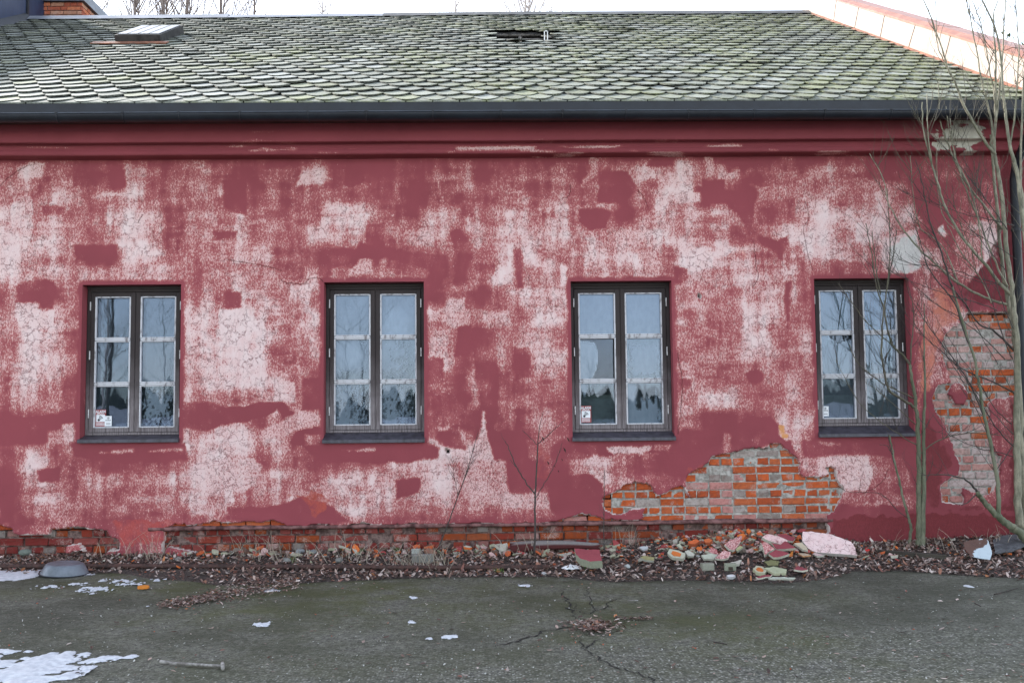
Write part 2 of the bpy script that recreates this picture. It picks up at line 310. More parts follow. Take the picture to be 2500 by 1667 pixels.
TINTS = [ ((.135, .024, .028), .80, [(2035, 1262), (2200, 1256), (2480, 1252), (2520, 1250), (2520, 1360), (2030, 1360), (2020, 1300)]), ((.125, .022, .028), .72, [(2440, 380), (2530, 380), (2530, 740), (2385, 745), (2350, 720), (2400, 640), (2450, 560)]), ((.135, .026, .03), .7, [(2250, 1000), (2290, 1060), (2330, 1120), (2300, 1160), (2290, 1245), (2520, 1250), (2520, 980), (2470, 990), (2465, 1230), (2260, 1240), (2245, 1120)]),  # (rgb, amount, polygon)
 ((.62, .27, .22), .42, [(1520, 560), (1560, 540), (1600, 600), (1590, 640), (1540, 620)]), ((.62, .27, .22), .45, [(1770, 605), (1830, 600), (1835, 640), (1790, 640)]), ((.62, .27, .22), .4, [(1700, 430), (1715, 420), (1715, 450), (1620, 450), (1640, 420)]),
 ((.44, .15, .105), .60, [(2275, 700), (2330, 715), (2360, 760), (2300, 810), (2290, 880), (2270, 960), (2240, 980), (2240, 900), (2255, 800), (2265, 740)]),
 ((.62, .34, .30), .5, [(2265, 740), (2300, 740), (2310, 790), (2280, 800)]), ((.45, .43, .41), .75, [(2170, 600), (2230, 570), (2250, 600), (2245, 650), (2215, 668), (2175, 660)]), ((.45, .43, .41), .7, [(2288, 560), (2302, 548), (2316, 572), (2290, 572)]),
 ((.48, .22, .09), .75, [(1895, 1030), (1915, 1035), (1925, 1060), (1930, 1065), (1912, 1085), (1905, 1082), (1900, 1055)]), ((.40, .16, .08), .5, [(1091, 1150), (1097, 1145), (1096, 1190), (1088, 1200)]),
 ((.3, .06, .045), .62, [(690, 1207), (760, 1195), (800, 1215), (798, 1255), (760, 1262), (740, 1225)]), ((.3, .06, .045), .5, [(1655, 1155), (1680, 1140), (1720, 1130), (1712, 1160), (1690, 1180)]),
 ((.3, .06, .05), .5, [(1300, 1080), (1345, 1085), (1345, 1170), (1305, 1165)]), ((.26, .05, .045), .5, [(2480, 720), (2500, 720), (2500, 1200), (2470, 1100)]), ((.3, .055, .05), .6, [(260, 1262), (430, 1268), (470, 1290), (380, 1330), (290, 1330)]),
]
HOLES = [
 [(1471, 1217), (1489, 1205), (1516, 1196), (1528, 1182), (1552, 1178), (1578, 1178), (1592, 1188), (1602, 1211), (1626, 1206), (1638, 1193), (1656, 1187), (1669, 1191), (1675, 1205), (1686, 1222), (1690, 1222),
  (1684, 1205), (1678, 1180), (1682, 1158), (1710, 1148), (1729, 1130), (1740, 1114), (1757, 1111), (1784, 1111), (1811, 1103), (1840, 1095), (1864, 1095), (1882, 1083), (1903, 1082), (1918, 1095), (1936, 1108), (1948, 1117), (1951, 1136), (1949, 1160), (1965, 1165), (1992, 1165), (2010, 1160), (2022, 1154), (2010, 1138), (2031, 1139), (2040, 1154), (2049, 1178), (2061, 1199), (2055, 1217), (2043, 1240), (2037, 1248), (2019, 1258), (2021, 1300), (2000, 1345), (1970, 1345), (1690, 1345), (1572, 1345), (1572, 1270), (1576, 1238), (1543, 1243), (1525, 1255), (1504, 1255), (1480, 1243), (1471, 1228)],
 [(395, 1400), (400, 1290), (425, 1284), (440, 1283), (470, 1282), (520, 1274), (560, 1277), (620, 1273), (668, 1269), (700, 1284), (740, 1284), (850, 1281), (900, 1278), (1000, 1280), (1090, 1279), (1170, 1279), (1280, 1277), (1330, 1275), (1370, 1268), (1400, 1262), (1420, 1256), (1440, 1262), (1500, 1268), (1580, 1270), (1700, 1280), (1700, 1400)],
 [(-900, 1284), (0, 1284), (26, 1290), (35, 1303), (87, 1305), (117, 1303), (122, 1291), (165, 1289), (200, 1290), (230, 1288), (256, 1293), (270, 1305), (287, 1319), (289, 1338), (260, 1345), (258, 1400), (-900, 1400)],
 [(2362, 762), (2420, 762), (2480, 765), (2520, 770), (2520, 960), (2490, 965), (2430, 970), (2412, 985), (2415, 1060), (2420, 1100), (2445, 1110), (2440, 1160), (2415, 1205), (2390, 1210), (2365, 1195), (2350, 1190), (2352, 1230), (2300, 1225), (2298, 1185), (2330, 1165), (2345, 1160), (2340, 1120), (2320, 1070), (2300, 1030), (2275, 975), (2290, 940), (2320, 935), (2310, 890), (2300, 850), (2310, 815), (2330, 800), (2350, 790)],
 [(1088, 1096), (1097, 1097), (1098, 1105), (1090, 1107)], [(1705, 716), (1711, 720), (1709, 728), (1703, 724)],
]
ISLES = [[(2320, 940), (2345, 930), (2365, 960), (2355, 990), (2330, 985), (2315, 960)], [(2425, 985), (2455, 975), (2470, 1010), (2470, 1100), (2440, 1110), (2425, 1060)], [(160, 1330), (195, 1325), (205, 1345), (160, 1350)], [(410, 1340), (470, 1346), (520, 1352), (400, 1356)]]
def wear_at(X, Z, px, py, horiz=False):
    gx = (px-25+14*(fbm(X*3, Z*3, 3)-.5)*2)/50; gy = (py-375+12*(fbm(X*3, Z*3, 9)-.5)*2)/50
    gx = np.abs(gx); gx = np.where(gx > 49, 98-gx, gx); gx = np.clip(gx, 0, 48.999); gy = np.clip(gy, 0, DIG.shape[0]-1.001)
    xi = gx.astype(int); yi = gy.astype(int); fx = sstep(.1, .9, gx-xi); fy = sstep(.1, .9, gy-yi)
    W = (DIG[yi, xi]*(1-fx)+DIG[yi, xi+1]*fx)*(1-fy)+(DIG[yi+1, xi]*(1-fx)+DIG[yi+1, xi+1]*fx)*fy
    streak = .62*(fbm(X*12, Z*1.7, 20, 4)-.5)+.45*(fbm(X*30, Z*6.5, 25, 4)-.5); brush = fbm(X*3.5, Z*13, 31, 3)-.5; blot = .6*(fbm(X*6, Z*6, 41, 4)-.5)+.6*(fbm(X*19, Z*15, 46, 4)-.5)
    W = W*.84+.085; mid = np.clip(W*(1-W)*4, .12, 1)
    W = W + mid*(.72*streak+.42*brush+.42*blot)
    # block-shaped roller touch-ups
    bx = np.floor(X*5.2+.6*(fbm(X*5, Z*5, 50)-.5)); bz = np.floor(Z*3.1+.37*bx+.5*(fbm(X*6, Z*6, 53)-.5)); r = vn(bx*7.31+.5, bz*3.17+.5, 60)
    W = W + mid*np.where(r > .80, -.16, 0)+mid*np.where(r < .16, .12, 0)
    e1 = 5*(fbm(X*22, Z*22, 70, 4)-.5)*2+5*(fbm(X*5, Z*5, 72, 2)-.5)*2
    for v, poly in PATCH:
        P = np.array(poly); x0, y0 = P.min(0)-12; x1, y1 = P.max(0)+12
        s = (px > x0) & (px < x1) & (py > y0) & (py < y1)
        if not s.any(): continue
        d = sdist(px[s], py[s], poly)+e1[s]; k = sstep(5, -3, d); tgt = v+(.16*(blot[s]+streak[s]) if v > .3 else .10*np.clip(blot[s], 0, 1))
        k = k*(.88 if v > .3 else (.42 if py[s].mean() < 1000 else .62)+.42*sstep(.35, .6, fbm(X[s]*2.6, Z[s]*2.6, 74, 4))); W[s] = W[s]*(1-k)+tgt*k
    # solid repaint band round every window
    for i, (a, b, z0, z1) in enumerate(WIN):
        dx = np.maximum(np.maximum(a-X, X-b), 0); dz = np.maximum(np.maximum(SILL[i]-Z, Z-z1), 0); d = np.hypot(dx, dz)+.05*(fbm(X*9, Z*9, 80)-.5)
        k = sstep(.055, .02, d)*.8; W = W*(1-k)+.03*k
    return np.clip(W, 0, 1)
def tint_at(X, Z, px, py):
    T = np.zeros((len(X), 4)); e1 = 9*(fbm(X*14, Z*14, 90, 4)-.5)*2
    for c, a, poly in TINTS:
        P = np.array(poly); x0, y0 = P.min(0)-20; x1, y1 = P.max(0)+20
        s = (px > x0) & (px < x1) & (py > y0) & (py < y1)
        if not s.any(): continue
        k = sstep(6, -6, sdist(px[s], py[s], poly)+e1[s]*1.5)*a; T[s, :3] = np.where((k > T[s, 3])[:, None], c, T[s, :3]); T[s, 3] = np.maximum(T[s, 3], k)
    return T
def lines(a, b, st, extra):
    L = np.arange(a, b, st); L = np.append(L, b)
    for e in extra: L[np.argmin(np.abs(L-e))] = e
    return np.sort(L)
def hole_dist(X, Z, px, py):
    e = .030*(fbm(X*7, Z*7, 101, 4)-.5)*2+.010*(fbm(X*35, Z*35, 105, 2)-.5)*2
    D = np.full(X.shape, 9.)
    for h in HOLES:
        P = np.array(h); x0, y0 = P.min(0)-60; x1, y1 = P.max(0)+60
        s = (px > x0) & (px < x1) & (py > y0) & (py < y1)
        if s.any():
            k = 1 if (x1-x0) > 150 else .25
            D[s] = np.minimum(D[s], sdist(px[s], py[s], h)/235+e[s]*k)
    for h in ISLES:
        P = np.array(h); x0, y0 = P.min(0)-60; x1, y1 = P.max(0)+60
        s = (px > x0) & (px < x1) & (py > y0) & (py < y1)
        if s.any(): D[s] = np.maximum(D[s], -(sdist(px[s], py[s], h)/235+e[s]))
    return D
ST = .0125
xs = lines(XL, XR, ST, [v for W_ in WIN for v in W_[:2]]); zs = lines(-.05, 4.34, ST, [W_[2] for W_ in WIN]+[W_[3] for W_ in WIN]+SILL)
GX, GZ = np.meshgrid(xs, zs); X = GX.ravel(); Z = GZ.ravel(); px, py = proj(X, np.zeros_like(X), Z)
D = hole_dist(X, Z, px, py); wear = wear_at(X, Z, px, py); tint = tint_at(X, Z, px, py)
rim = (sstep(.022, .004, D))*(sstep(.5, .62, vn(X*9, Z*9, 111))*.55+.3)
lift = vn(X*4, Z*4, 115)*.012*sstep(.12, .0, D)                      # loose edges stand off a little
Y = .004*(fbm(X*1.3, Z*1.3, 120)-.5)-lift
flare = sstep(.33, .0, Z)*.012; Y -= flare
Y = np.where(D < 0, .055, Y)
rc = np.array([.40, .33, .31]); tint[:, :3] = np.where((rim > tint[:, 3])[:, None], rc, tint[:, :3]); tint[:, 3] = np.maximum(tint[:, 3], rim)
tint[D < 0] = (.38, .31, .29, .95)
nx, nz = len(xs), len(zs); idx = np.arange(nx*nz).reshape(nz, nx)
Fq = np.stack([idx[:-1, :-1], idx[:-1, 1:], idx[1:, 1:], idx[1:, :-1]], -1).reshape(-1, 4)
cx = X[Fq].mean(1); cz = Z[Fq].mean(1); keep = ~((D[Fq] < -.001).all(1))
for i, (a, b, z0, z1) in enumerate(WIN): keep &= ~((cx > a) & (cx < b) & (cz > SILL[i]-.0) & (cz < z1))
Fq = Fq[keep]; used = np.unique(Fq); rm = -np.ones(len(X), int); rm[used] = np.arange(len(used))
V = np.c_[X, Y, Z][used]
# window reveals belong to the same coat
RV, RF, RW = [], [], []
def strip(p, q, n, dY=.17):
    b = len(V)+len(RV)
    for i in range(n+1):
        t = i/n; c = np.array(p)*(1-t)+np.array(q)*t
        for k in range(4): RV.append((c[0], dY*k/3, c[1]))
    for i in range(n):
        for k in range(3): RF.append((b+i*4+k, b+i*4+k+1, b+(i+1)*4+k+1, b+(i+1)*4+k))
for i, (a, b, z0, z1) in enumerate(WIN):
    s0 = SILL[i]
    strip((a, z1), (a, s0), 30); strip((b, s0), (b, z1), 30); strip((b, z1), (a, z1), 20)
RV = np.array(RV); rpx, rpy = proj(RV[:, 0], RV[:, 1], RV[:, 2])
rw = .05+.25*sstep(.55, .8, fbm(RV[:, 2]*9, RV[:, 0]*9+RV[:, 1]*30, 130))
Fall = np.vstack([rm[Fq], np.array(RF)])
coat = mk('plaster_coat', np.vstack([V, RV]), Fall, MP, house, smooth=True,
   col={'tint': np.vstack([tint[used], np.zeros((len(RV), 4))])}, fl={'wear': np.r_[wear[used], rw]})
tag(coat, 'burgundy paint worn to pale pink in cracked patches')
# ---- brickwork behind the coat
ZL = .305                                                            # height of the ledge
bms = {}; CH = .0822
ORG = [(.36, .072, .020), (.42, .085, .024), (.31, .06, .020), (.38, .095, .035)]; GREY = [(.24, .20, .18), (.30, .26, .235), (.20, .17, .15)]; PINK = [(.42, .22, .19), (.38, .17, .15), (.46, .30, .27)]; RED = [(.26, .035, .026), (.22, .03, .026), (.32, .05, .03), (.30, .07, .06)]
def inside(xc, zc, hw, hh):
    q = np.array([(xc+a*hw, zc+b*hh) for a in (-1, -.5, 0, .5, 1) for b in (-1, 0, 1)]); a, b = proj(q[:, 0], 0*q[:, 0], q[:, 1])
    return (hole_dist(q[:, 0], q[:, 1], a, b) < .03).any()
rowk = -5
while ZL+CH*rowk < 2.6:
    z0 = ZL+CH*rowk+.005; z1 = z0+CH-.011; head = (rowk % 2 == 1) if rowk >= 0 else (rowk % 2 == 1)
    L = .127 if head else .2515; x = XL+(.031 if head else 0)+random.uniform(-.004, .004)
    while x < XR:
        xc = x+L/2
        px_, py_ = proj(xc, 0, z0)
        if not ((rowk > 0 and px_ < 1400) or (px_ < 1800 and py_ < 900)) and inside(xc, (z0+z1)/2, L/2, .04):
            px_, py_ = proj(xc, 0, z0); base = rowk < 0
            r = random.random()
            if base:
                c = random.choice(RED+RED+ORG[:1]) if px_ < 1150 else random.choice(RED+ORG)
                if r < .12: c = random.choice([(.34, .13, .11), (.36, .16, .14), PINK[0]])
                elif r < .17: c = random.choice(GREY)
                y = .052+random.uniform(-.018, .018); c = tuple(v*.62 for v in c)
                if rowk == -1: y += .006
                if random.random() < .06: y += .04
            elif px_ > 2200:
                c = random.choice(ORG) if (r < (.42 if (py_ < 980 and px_ > 2370) else .18)) else random.choice(PINK+[(.42, .34, .32), (.40, .30, .28)])
                y = .03+random.uniform(-.006, .006)
            else:
                c = random.choice(ORG)
                dark = (px_ < 1815 and py_ > 1150 and px_ > 1690) or (py_ < 1135 and px_ < 1870) or rowk == 0
                if r < (.45 if dark else .10): c = random.choice(GREY+([PINK[1]] if dark else []))
                y = .03+random.uniform(-.006, .006)
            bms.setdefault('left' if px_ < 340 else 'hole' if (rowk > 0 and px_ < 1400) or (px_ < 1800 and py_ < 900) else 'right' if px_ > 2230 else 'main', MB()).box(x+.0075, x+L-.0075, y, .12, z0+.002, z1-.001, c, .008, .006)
        x += L
    rowk += 1
[b_.build('brickwork', MBRK, house) for b_ in bms.values()]
mm = MB(); mm.box(XL, XR, .090, .118, -.05, ZL+.0, None); mortar = MB()
def rough_sheet(name, x0, x1, z0, z1, y, amp, st, mat, seed):
    xx = np.arange(x0, x1+st, st); zz = np.arange(z0, z1+st*.5, st); a, b = np.meshgrid(xx, zz); a = a.ravel(); b = b.ravel()
    yy = y+amp*(fbm(a*12, b*12, seed, 4)-.5)*2; n1, n2 = len(xx), len(zz); ii = np.arange(n1*n2).reshape(n2, n1)
    return mk(name, np.c_[a, yy, b], np.stack([ii[:-1, :-1], ii[:-1, 1:], ii[1:, 1:], ii[1:, :-1]], -1).reshape(-1, 4), mat, house, smooth=True)
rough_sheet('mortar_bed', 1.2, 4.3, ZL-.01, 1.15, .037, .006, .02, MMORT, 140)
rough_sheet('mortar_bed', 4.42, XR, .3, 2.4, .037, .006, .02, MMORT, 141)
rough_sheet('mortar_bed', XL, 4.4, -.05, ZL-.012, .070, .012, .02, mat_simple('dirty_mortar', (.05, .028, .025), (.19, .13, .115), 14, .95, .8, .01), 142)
# ledge of broken render over the plinth
xx = np.arange(-3.55, 3.5, .02); prof = [(.05, .030), (.012, .026), (-.012, .012), (-.016, -.006), (.0, -.018), (.06, -.022)]
LV = []; k = len(prof)
for x in xx:
    a = fbm(np.array([x*6]), np.array([.5]), 150, 4)[0]-.5; b = fbm(np.array([x*22]), np.array([3.5]), 155, 3)[0]-.5
    for (yy, zz) in prof: LV.append((x, yy+.022*a+.012*b, ZL+.010*(x/3)*.3+zz*(1+.9*a)+.008*b))
ii = np.arange(len(LV)).reshape(-1, k); LF = np.stack([ii[:-1, :-1], ii[1:, :-1], ii[1:, 1:], ii[:-1, 1:]], -1).reshape(-1, 4)
mk('plinth_ledge', LV, LF, mat_simple('ledge_render', (.045, .018, .017), (.20, .10, .095), 9, .9, .7, .01), house)  # render colour darkened for the shadow line along the ledge
# ---- cornice
q = lambda py, Y_: at(1250, py, Y_)[2]
prof = [(-.26, 4.60), (-.26, q(343, -.26)+.006), (-.252, q(343, -.26)), (-.155, q(343, -.26)), (-.155, q(359, -.155)), (-.148, q(360, -.155)), (-.148, q(362, -.155)), (-.160, q(363, -.155)), (-.160, q(371, -.16)), (-.150, q(374, -.155)), (-.11, q(378, -.11)), (-.06, q(380.5, -.06)), (-.02, q(384.5, -.01)), (.01, q(386.5, 0))]
PP = []
for (a, b) in zip(prof[:-1], prof[1:]):
    n = max(1, int(math.hypot(a[0]-b[0], a[1]-b[1])/.02)); PP += [(a[0]+(b[0]-a[0])*i/n, a[1]+(b[1]-a[1])*i/n) for i in range(n)]
PP.append(prof[-1]); PP = np.array(PP); xx = np.arange(XL, XR+.01, .025)
A = np.repeat(xx, len(PP)); B = np.tile(PP[:, 0], len(xx)); Cc = np.tile(PP[:, 1], len(xx))
Cc = Cc+.006*(vn(A*1.2, A*0, 160)-.5); B = B+.004*(fbm(A*3, Cc*8, 161)-.5)
cp, cq = proj(A, B, Cc)
wr = .0+.66*sstep(.60, .74, fbm(A*1.7, Cc*34, 165, 4))*sstep(.40, .6, vn(A*1.1, Cc*3, 170))
wr = np.maximum(wr, .7*sstep(5, -3, sdist(cp, cq, [(1115, 359), (1310, 357), (1305, 366), (1115, 368)])+5*(fbm(A*8, Cc*30, 171)-.5)))
wr = np.where(Cc > q(350, -.2), wr*.45, wr)
dm = sstep(12, -8, sdist(cp, cq, [(2320, 288), (2420, 300), (2420, 335), (2370, 372), (2330, 378), (2300, 368), (2270, 340), (2240, 320), (2300, 312)])+95*(fbm(A*6, Cc*11, 175, 5)-.5))
ctint = np.c_[np.tile([.44, .42, .36], (len(A), 1)), dm]
ii = np.arange(len(A)).reshape(len(xx), -1); LF = np.stack([ii[:-1, :-1], ii[:-1, 1:], ii[1:, 1:], ii[1:, :-1]], -1).reshape(-1, 4)
mk('cornice', np.c_[A, B+.012*dm, Cc], LF, MP, house, col={'tint': ctint}, fl={'wear': wr})
MWC = mat_simple('crack_shadow', (.03, .008, .009), (.10, .02, .022), 30, .95, .2)
for pl_ in ([(0, 455), (14, 440), (30, 427), (55, 411), (78, 402)], [(684, 682), (700, 690), (740, 692), (755, 681), (775, 678), (790, 688)], [(556, 635), (575, 637), (600, 641), (640, 648), (690, 660)], [(1391, 450), (1392, 470), (1385, 482), (1370, 485)], [(1556, 462), (1570, 480), (1580, 505)], [(1965, 490), (1975, 530), (1962, 560), (1972, 620), (1985, 660)], [(1655, 860), (1665, 930), (1662, 1000), (1655, 1060)], [(1840, 590), (1845, 640), (1850, 680), (1838, 700)], [(2170, 1145), (2150, 1180), (2105, 1205)], [(350, 525), (340, 535), (337, 545)], [(2440, 1255), (2452, 1300), (2462, 1325)]):
    P_ = smoothline([at(a_, b_2, 0) for a_, b_2 in pl_], 7); P_[:, 1] = -.0015; P_[1:-1] += RNG.normal(0, .004, P_[1:-1].shape)*[1, 0, 1]; k_ = MB(); k_.tube(P_, .0016+.0012*RNG.random(len(P_)), 5); k_.build('wall_crack', MWC, house)
# ---- dark rooms behind the windows, gable walls, back wall
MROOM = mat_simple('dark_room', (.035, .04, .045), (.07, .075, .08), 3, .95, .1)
rb = MB(); rb.box(XL+.1, XR-.1, .30, 4.5, .25, 4.4)
room = rb.build('room', MROOM, house)
room.data.polygons[2].select = True
import bmesh
def del_face(o, idxs):
    b = bmesh.new(); b.from_mesh(o.data); b.faces.ensure_lookup_table(); bmesh.ops.delete(b, geom=[b.faces[i] for i in idxs], context='FACES'); b.to_mesh(o.data); b.free()
del_face(room, [2])
MDARK = mat_simple('dark_back', (.03, .03, .03), (.06, .055, .05), 5, .95, .2)
# inner wall leaf with window openings so that no light leaks
iw = MB(); e = [XL+.05]+[v for a in WIN for v in a[:2]]+[XR-.05]
for i in range(0, len(e), 2): iw.box(e[i], e[i+1], .13, .30, 0, 4.5)
for i, (a, b, z0, z1) in enumerate(WIN): iw.box(a, b, .172, .30, z1+.002, 4.5); iw.box(a, b, .172, .30, 0, z0-.02)
iw.build('inner_wall', MROOM, house)

# ================================================================ WINDOWS
def mat_wood():
    M, t, b = newmat('weathered_frame'); N = NT(t); v = N.obj(); sx = N.n('ShaderNodeSeparateXYZ'); N.l(v, sx.inputs[0])
    st = N.noise(N.mapv(v, (60, 60, 3)), 1.4, 4, .7); n2 = N.noise(v, 6, 3, .6)
    h = N.math('ADD', N.math('MULTIPLY', sx.outputs[2], .66), N.math('MULTIPLY', N.math('SUBTRACT', n2, .5), .5))
    wth = N.ss(N.math('ADD', h, N.math('MULTIPLY', N.math('SUBTRACT', st, .5), .8)), .95, .15)
    wth = N.math('SUBTRACT', 1, N.ss(N.math('ADD', h, N.math('MULTIPLY', N.math('SUBTRACT', st, .5), .7)), .02, .62))
    c = N.mix(wth, N.mix(n2, (.010, .006, .006), (.026, .016, .015)), N.mix(N.ss(st, .35, .65), (.07, .055, .056), (.20, .175, .18)))
    N.l(c, b.inputs['Base Color']); b.inputs['Roughness'].default_value = .75; N.l(N.bump(st, .4, .003), b.inputs['Normal']); return M
MWOOD = mat_wood()
MPUT = mat_simple('putty_white', (.17, .16, .165), (.46, .46, .48), 30, .7, .4, .002, stretch=(1, 1, .4), lo=.3, hi=.52)
MHIN = mat_simple('hinge_metal', (.35, .34, .33), (.6, .6, .6), 40, .5, .1)
MSILL = mat_simple('sill_metal', (.018, .016, .022), (.05, .045, .06), 14, .5, .25, .002, spec=.5, stretch=(1, 1, .4))
def mat_glass():
    M, t, b = newmat('old_glass'); N = NT(t); out = t.nodes['Material Output']; v = N.obj()
    fg = N.attr('fog'); gn = N.bump(N.noise(v, 2.2, 2, .5), .10, .01)
    gl = N.n('ShaderNodeBsdfGlossy'); gl.inputs['Roughness'].default_value = .015; gl.inputs['Color'].default_value = (.50, .60, .82, 1); N.l(gn, gl.inputs['Normal'])
    tr = N.n('ShaderNodeBsdfTransparent'); tr.inputs[0].default_value = (.82, .88, .88, 1)
    df = N.n('ShaderNodeBsdfDiffuse'); n1 = N.noise(N.mapv(v, (1, 1, .35)), 30, 4, .6)
    N.l(N.mix(n1, (.10, .14, .18), (.20, .25, .30)), df.inputs[0])
    m1 = N.n('ShaderNodeMixShader'); N.l(N.math('MULTIPLY', fg, .9, clamp=True), m1.inputs[0]); N.l(tr.outputs[0], m1.inputs[1]); N.l(df.outputs[0], m1.inputs[2])
    fr = N.n('ShaderNodeFresnel'); fr.inputs[0].default_value = 1.5
    m2 = N.n('ShaderNodeMixShader'); N.l(N.math('MULTIPLY', fr.outputs[0], 1.9, clamp=True), m2.inputs[0]); N.l(m1.outputs[0], m2.inputs[1]); N.l(gl.outputs[0], m2.inputs[2])
    N.l(m2.outputs[0], out.inputs[0]); return M
MGL = mat_glass()
def fogf(wi, ca, row, u, v):           # u right 0..1, v up 0..1 : how milky the inside of the pane is
    n = fbm(u*7+wi*9+ca*4, v*7+row*5, 200, 4); sp = fbm(u*26+wi*5, v*15+row*9+ca*3, 210, 3); dr = fbm(u*16+wi*3, v*2.5+row, 220, 3)
    ed = np.minimum(np.minimum(u, 1-u), np.minimum(v, 1-v)); out = lambda a, k: np.clip(a*sstep(.5-k, .62-k, .5+ (ed-.12)*1.1+(sp-.5)*.9+(n-.5)*.5), 0, 1)
    if wi == 0:
        if ca == 0: return .05+.12*sstep(.5, .8, n)*(row == 0)
        return (.38+.25*n) if row == 0 else (.42+.25*n if row == 1 else out(.75, .0)*sstep(.75, .5, dr*sstep(.3, .9, v)+.1))
    if wi == 1:
        if row == 0: return .62+.3*n+(.25*sstep(.5, .2, np.hypot(u-.4, v-.32)) if ca else 0)
        if row == 1 and ca == 0: return (.6+.35*sstep(.55, .2, np.hypot(u-.42, v-.6)))*sstep(.02, .22, v+.1*(sp-.5)-.09*(u > .2))+.02
        k = sstep(.30, .48, (1-u)+(sp-.5)*1.3+(n-.5)*.3)*sstep(.05, .30, v+(sp-.5)*.5)
        if row == 2: k = np.maximum(sstep(.10, .3, (1-u)+(sp-.5)*1.0-.05)*sstep(.0, .12, u+(sp-.5)*.3), 0)*sstep(.78, .6, sp*.6+dr*.5)
        return .78*k+.04
    if wi == 2:
        if row == 0: return .66+.2*n
        if ca == 0 and row == 1: return .0*u+.9*sstep(.02, -.02, np.hypot((u-.13)*1.1, (v-.52)*.75)-.42+.06*(n-.5))*sstep(1.0, .85, v+.1*u)+.01
        if ca == 0: return .75*sstep(.02, -.02, np.abs(u-.14)-.11*sstep(.6, .95, v)+.0)*sstep(.6, .7, v)+.10*sstep(.62, .6, v)
        if row == 1: return .75*sstep(.30, .45, ed*2.6+(sp-.5)*1.0+(n-.5)*.4+.12)*sstep(.95, .75, v+.35*(sp-.5))+.03
        return .8*np.maximum(sstep(.32, .22, u+.2*(n-.5)), sstep(.62, .45, v+(dr-.5)*.9))*sstep(1.05, .85, u+.3*(sp-.5))+.05
    if row == 0: return .30+.15*n+.0*u
    if row == 1 and ca == 0: return .38*sstep(.45, .6, 1-v*.5-u*.1+(n-.5)*.6)*sstep(.0, .25, u+v)+.04
    if row == 1: return .75*sstep(.60, .45, u+.2*(n-.5))*sstep(.1, .35, v+.2*(sp-.5))+.08
    return .16+.1*n
def text_mesh(name, s, size, mat, parent, x, y, z, squash=1):
    cu = bpy.data.curves.new('t', 'FONT'); cu.body = s; cu.size = size; cu.align_x = 'CENTER'; cu.extrude = .0002; cu.offset = size*.02
    o = bpy.data.objects.new('t', cu); C.objects.link(o); dg = bpy.context.evaluated_depsgraph_get(); me = bpy.data.meshes.new_from_object(o.evaluated_get(dg))
    bpy.data.objects.remove(o); V = np.array([tuple(v.co) for v in me.vertices]); Fc = [tuple(p.vertices) for p in me.polygons]
    return [(x+a[0]*squash, y-a[2], z+a[1]) for a in V], Fc
MSTW = mat_simple('sticker_white', (.62, .64, .66), (.72, .74, .76), 30, .4, .05); MSTR = mat_simple('sticker_red', (.22, .03, .03), (.30, .05, .05), 30, .4, .05); MSTK = mat_simple('sticker_ink', (.02, .02, .03), (.04, .04, .05), 30, .4, .05)
def sticker(win, kind, x, z):
    ox, oy, oz = win.location; Yp = .149; faded = kind == 'faded'
    if kind in ('alarm', 'faded'):
        s_ = MB(); s_.box(ox+x-.055, ox+x+.055, Yp-.001, Yp, oz+z, oz+z+.175, )
        st = s_.build('alarm_sticker', MSTR, win); st['label'] = 'red and white ALARM sticker low in the pane' if not faded else 'faded ALARM sticker half covered by a white card'
        w_ = MB(); w_.box(ox+x-.045, ox+x+.045, Yp-.0025, Yp-.0012, oz+z+.048, oz+z+.122)
        t1 = text_mesh('t', 'ALARM', .040, None, None, ox+x, Yp-.0025, oz+z+.140, .80); w_.add(*t1); t2 = text_mesh('t', 'INSTALLERT', .0165, None, None, ox+x, Yp-.0025, oz+z+.126, .9); w_.add(*t2)
        for zz in (.034, .020, .008):
            for q_ in range(7): w_.box(ox+x-.043+q_*.0125, ox+x-.043+q_*.0125+.009, Yp-.0025, Yp-.0012, oz+z+zz, oz+z+zz+.007)
        w_.build('sticker_print', MSTW, win)
        k_ = MB()
        for r_ in (.022, .034, .046):
            a = np.linspace(math.radians(20), math.radians(82), 8); c0 = (ox+x-.020, oz+z+.066)
            k_.tube([(c0[0]+r_*math.cos(t), Yp-.0035, c0[1]+r_*math.sin(t)) for t in a], .0032, 4)
        a = np.linspace(0, 2*math.pi, 14, endpoint=False); k_.add([(ox+x-.018+.013*math.cos(t), Yp-.004, oz+z+.067+.013*math.sin(t)) for t in a], [tuple(range(14))])
        k_.build('sticker_symbol', MSTK, win)
    else:
        s_ = MB(); s_.box(ox+x-.036, ox+x+.036, Yp-.004, Yp-.003, oz+z, oz+z+.105); st = s_.build('alarm_card', MSTW, win); st['label'] = 'small white card with an oval emblem'
        k_ = MB(); a = np.linspace(0, 2*math.pi, 16)
        k_.tube([(ox+x+.013*math.cos(t), Yp-.005, oz+z+.083+.009*math.sin(t)) for t in a], .0013, 4); k_.box(ox+x-.003, ox+x+.003, Yp-.0055, Yp-.0048, oz+z+.077, oz+z+.089)
        k_.build('card_emblem', MSTK, win); k_ = MB(); k_.add(*text_mesh('t', 'NOKAS', .017, None, None, ox+x, Yp-.0055, oz+z+.055, 1)); k_.build('card_print', MSTK, win); k_ = MB(); k_.box(ox+x-.024, ox+x+.024, Yp-.0055, Yp-.0048, oz+z+.022, oz+z+.028); k_.build('card_line', MSTK, win)
wl = ['leftmost window, bare trees mirrored in its left panes', 'second window from the left, panes fogged milky blue', 'third window from the left, broken pane above an ALARM sticker', 'rightmost window behind the sapling branches']
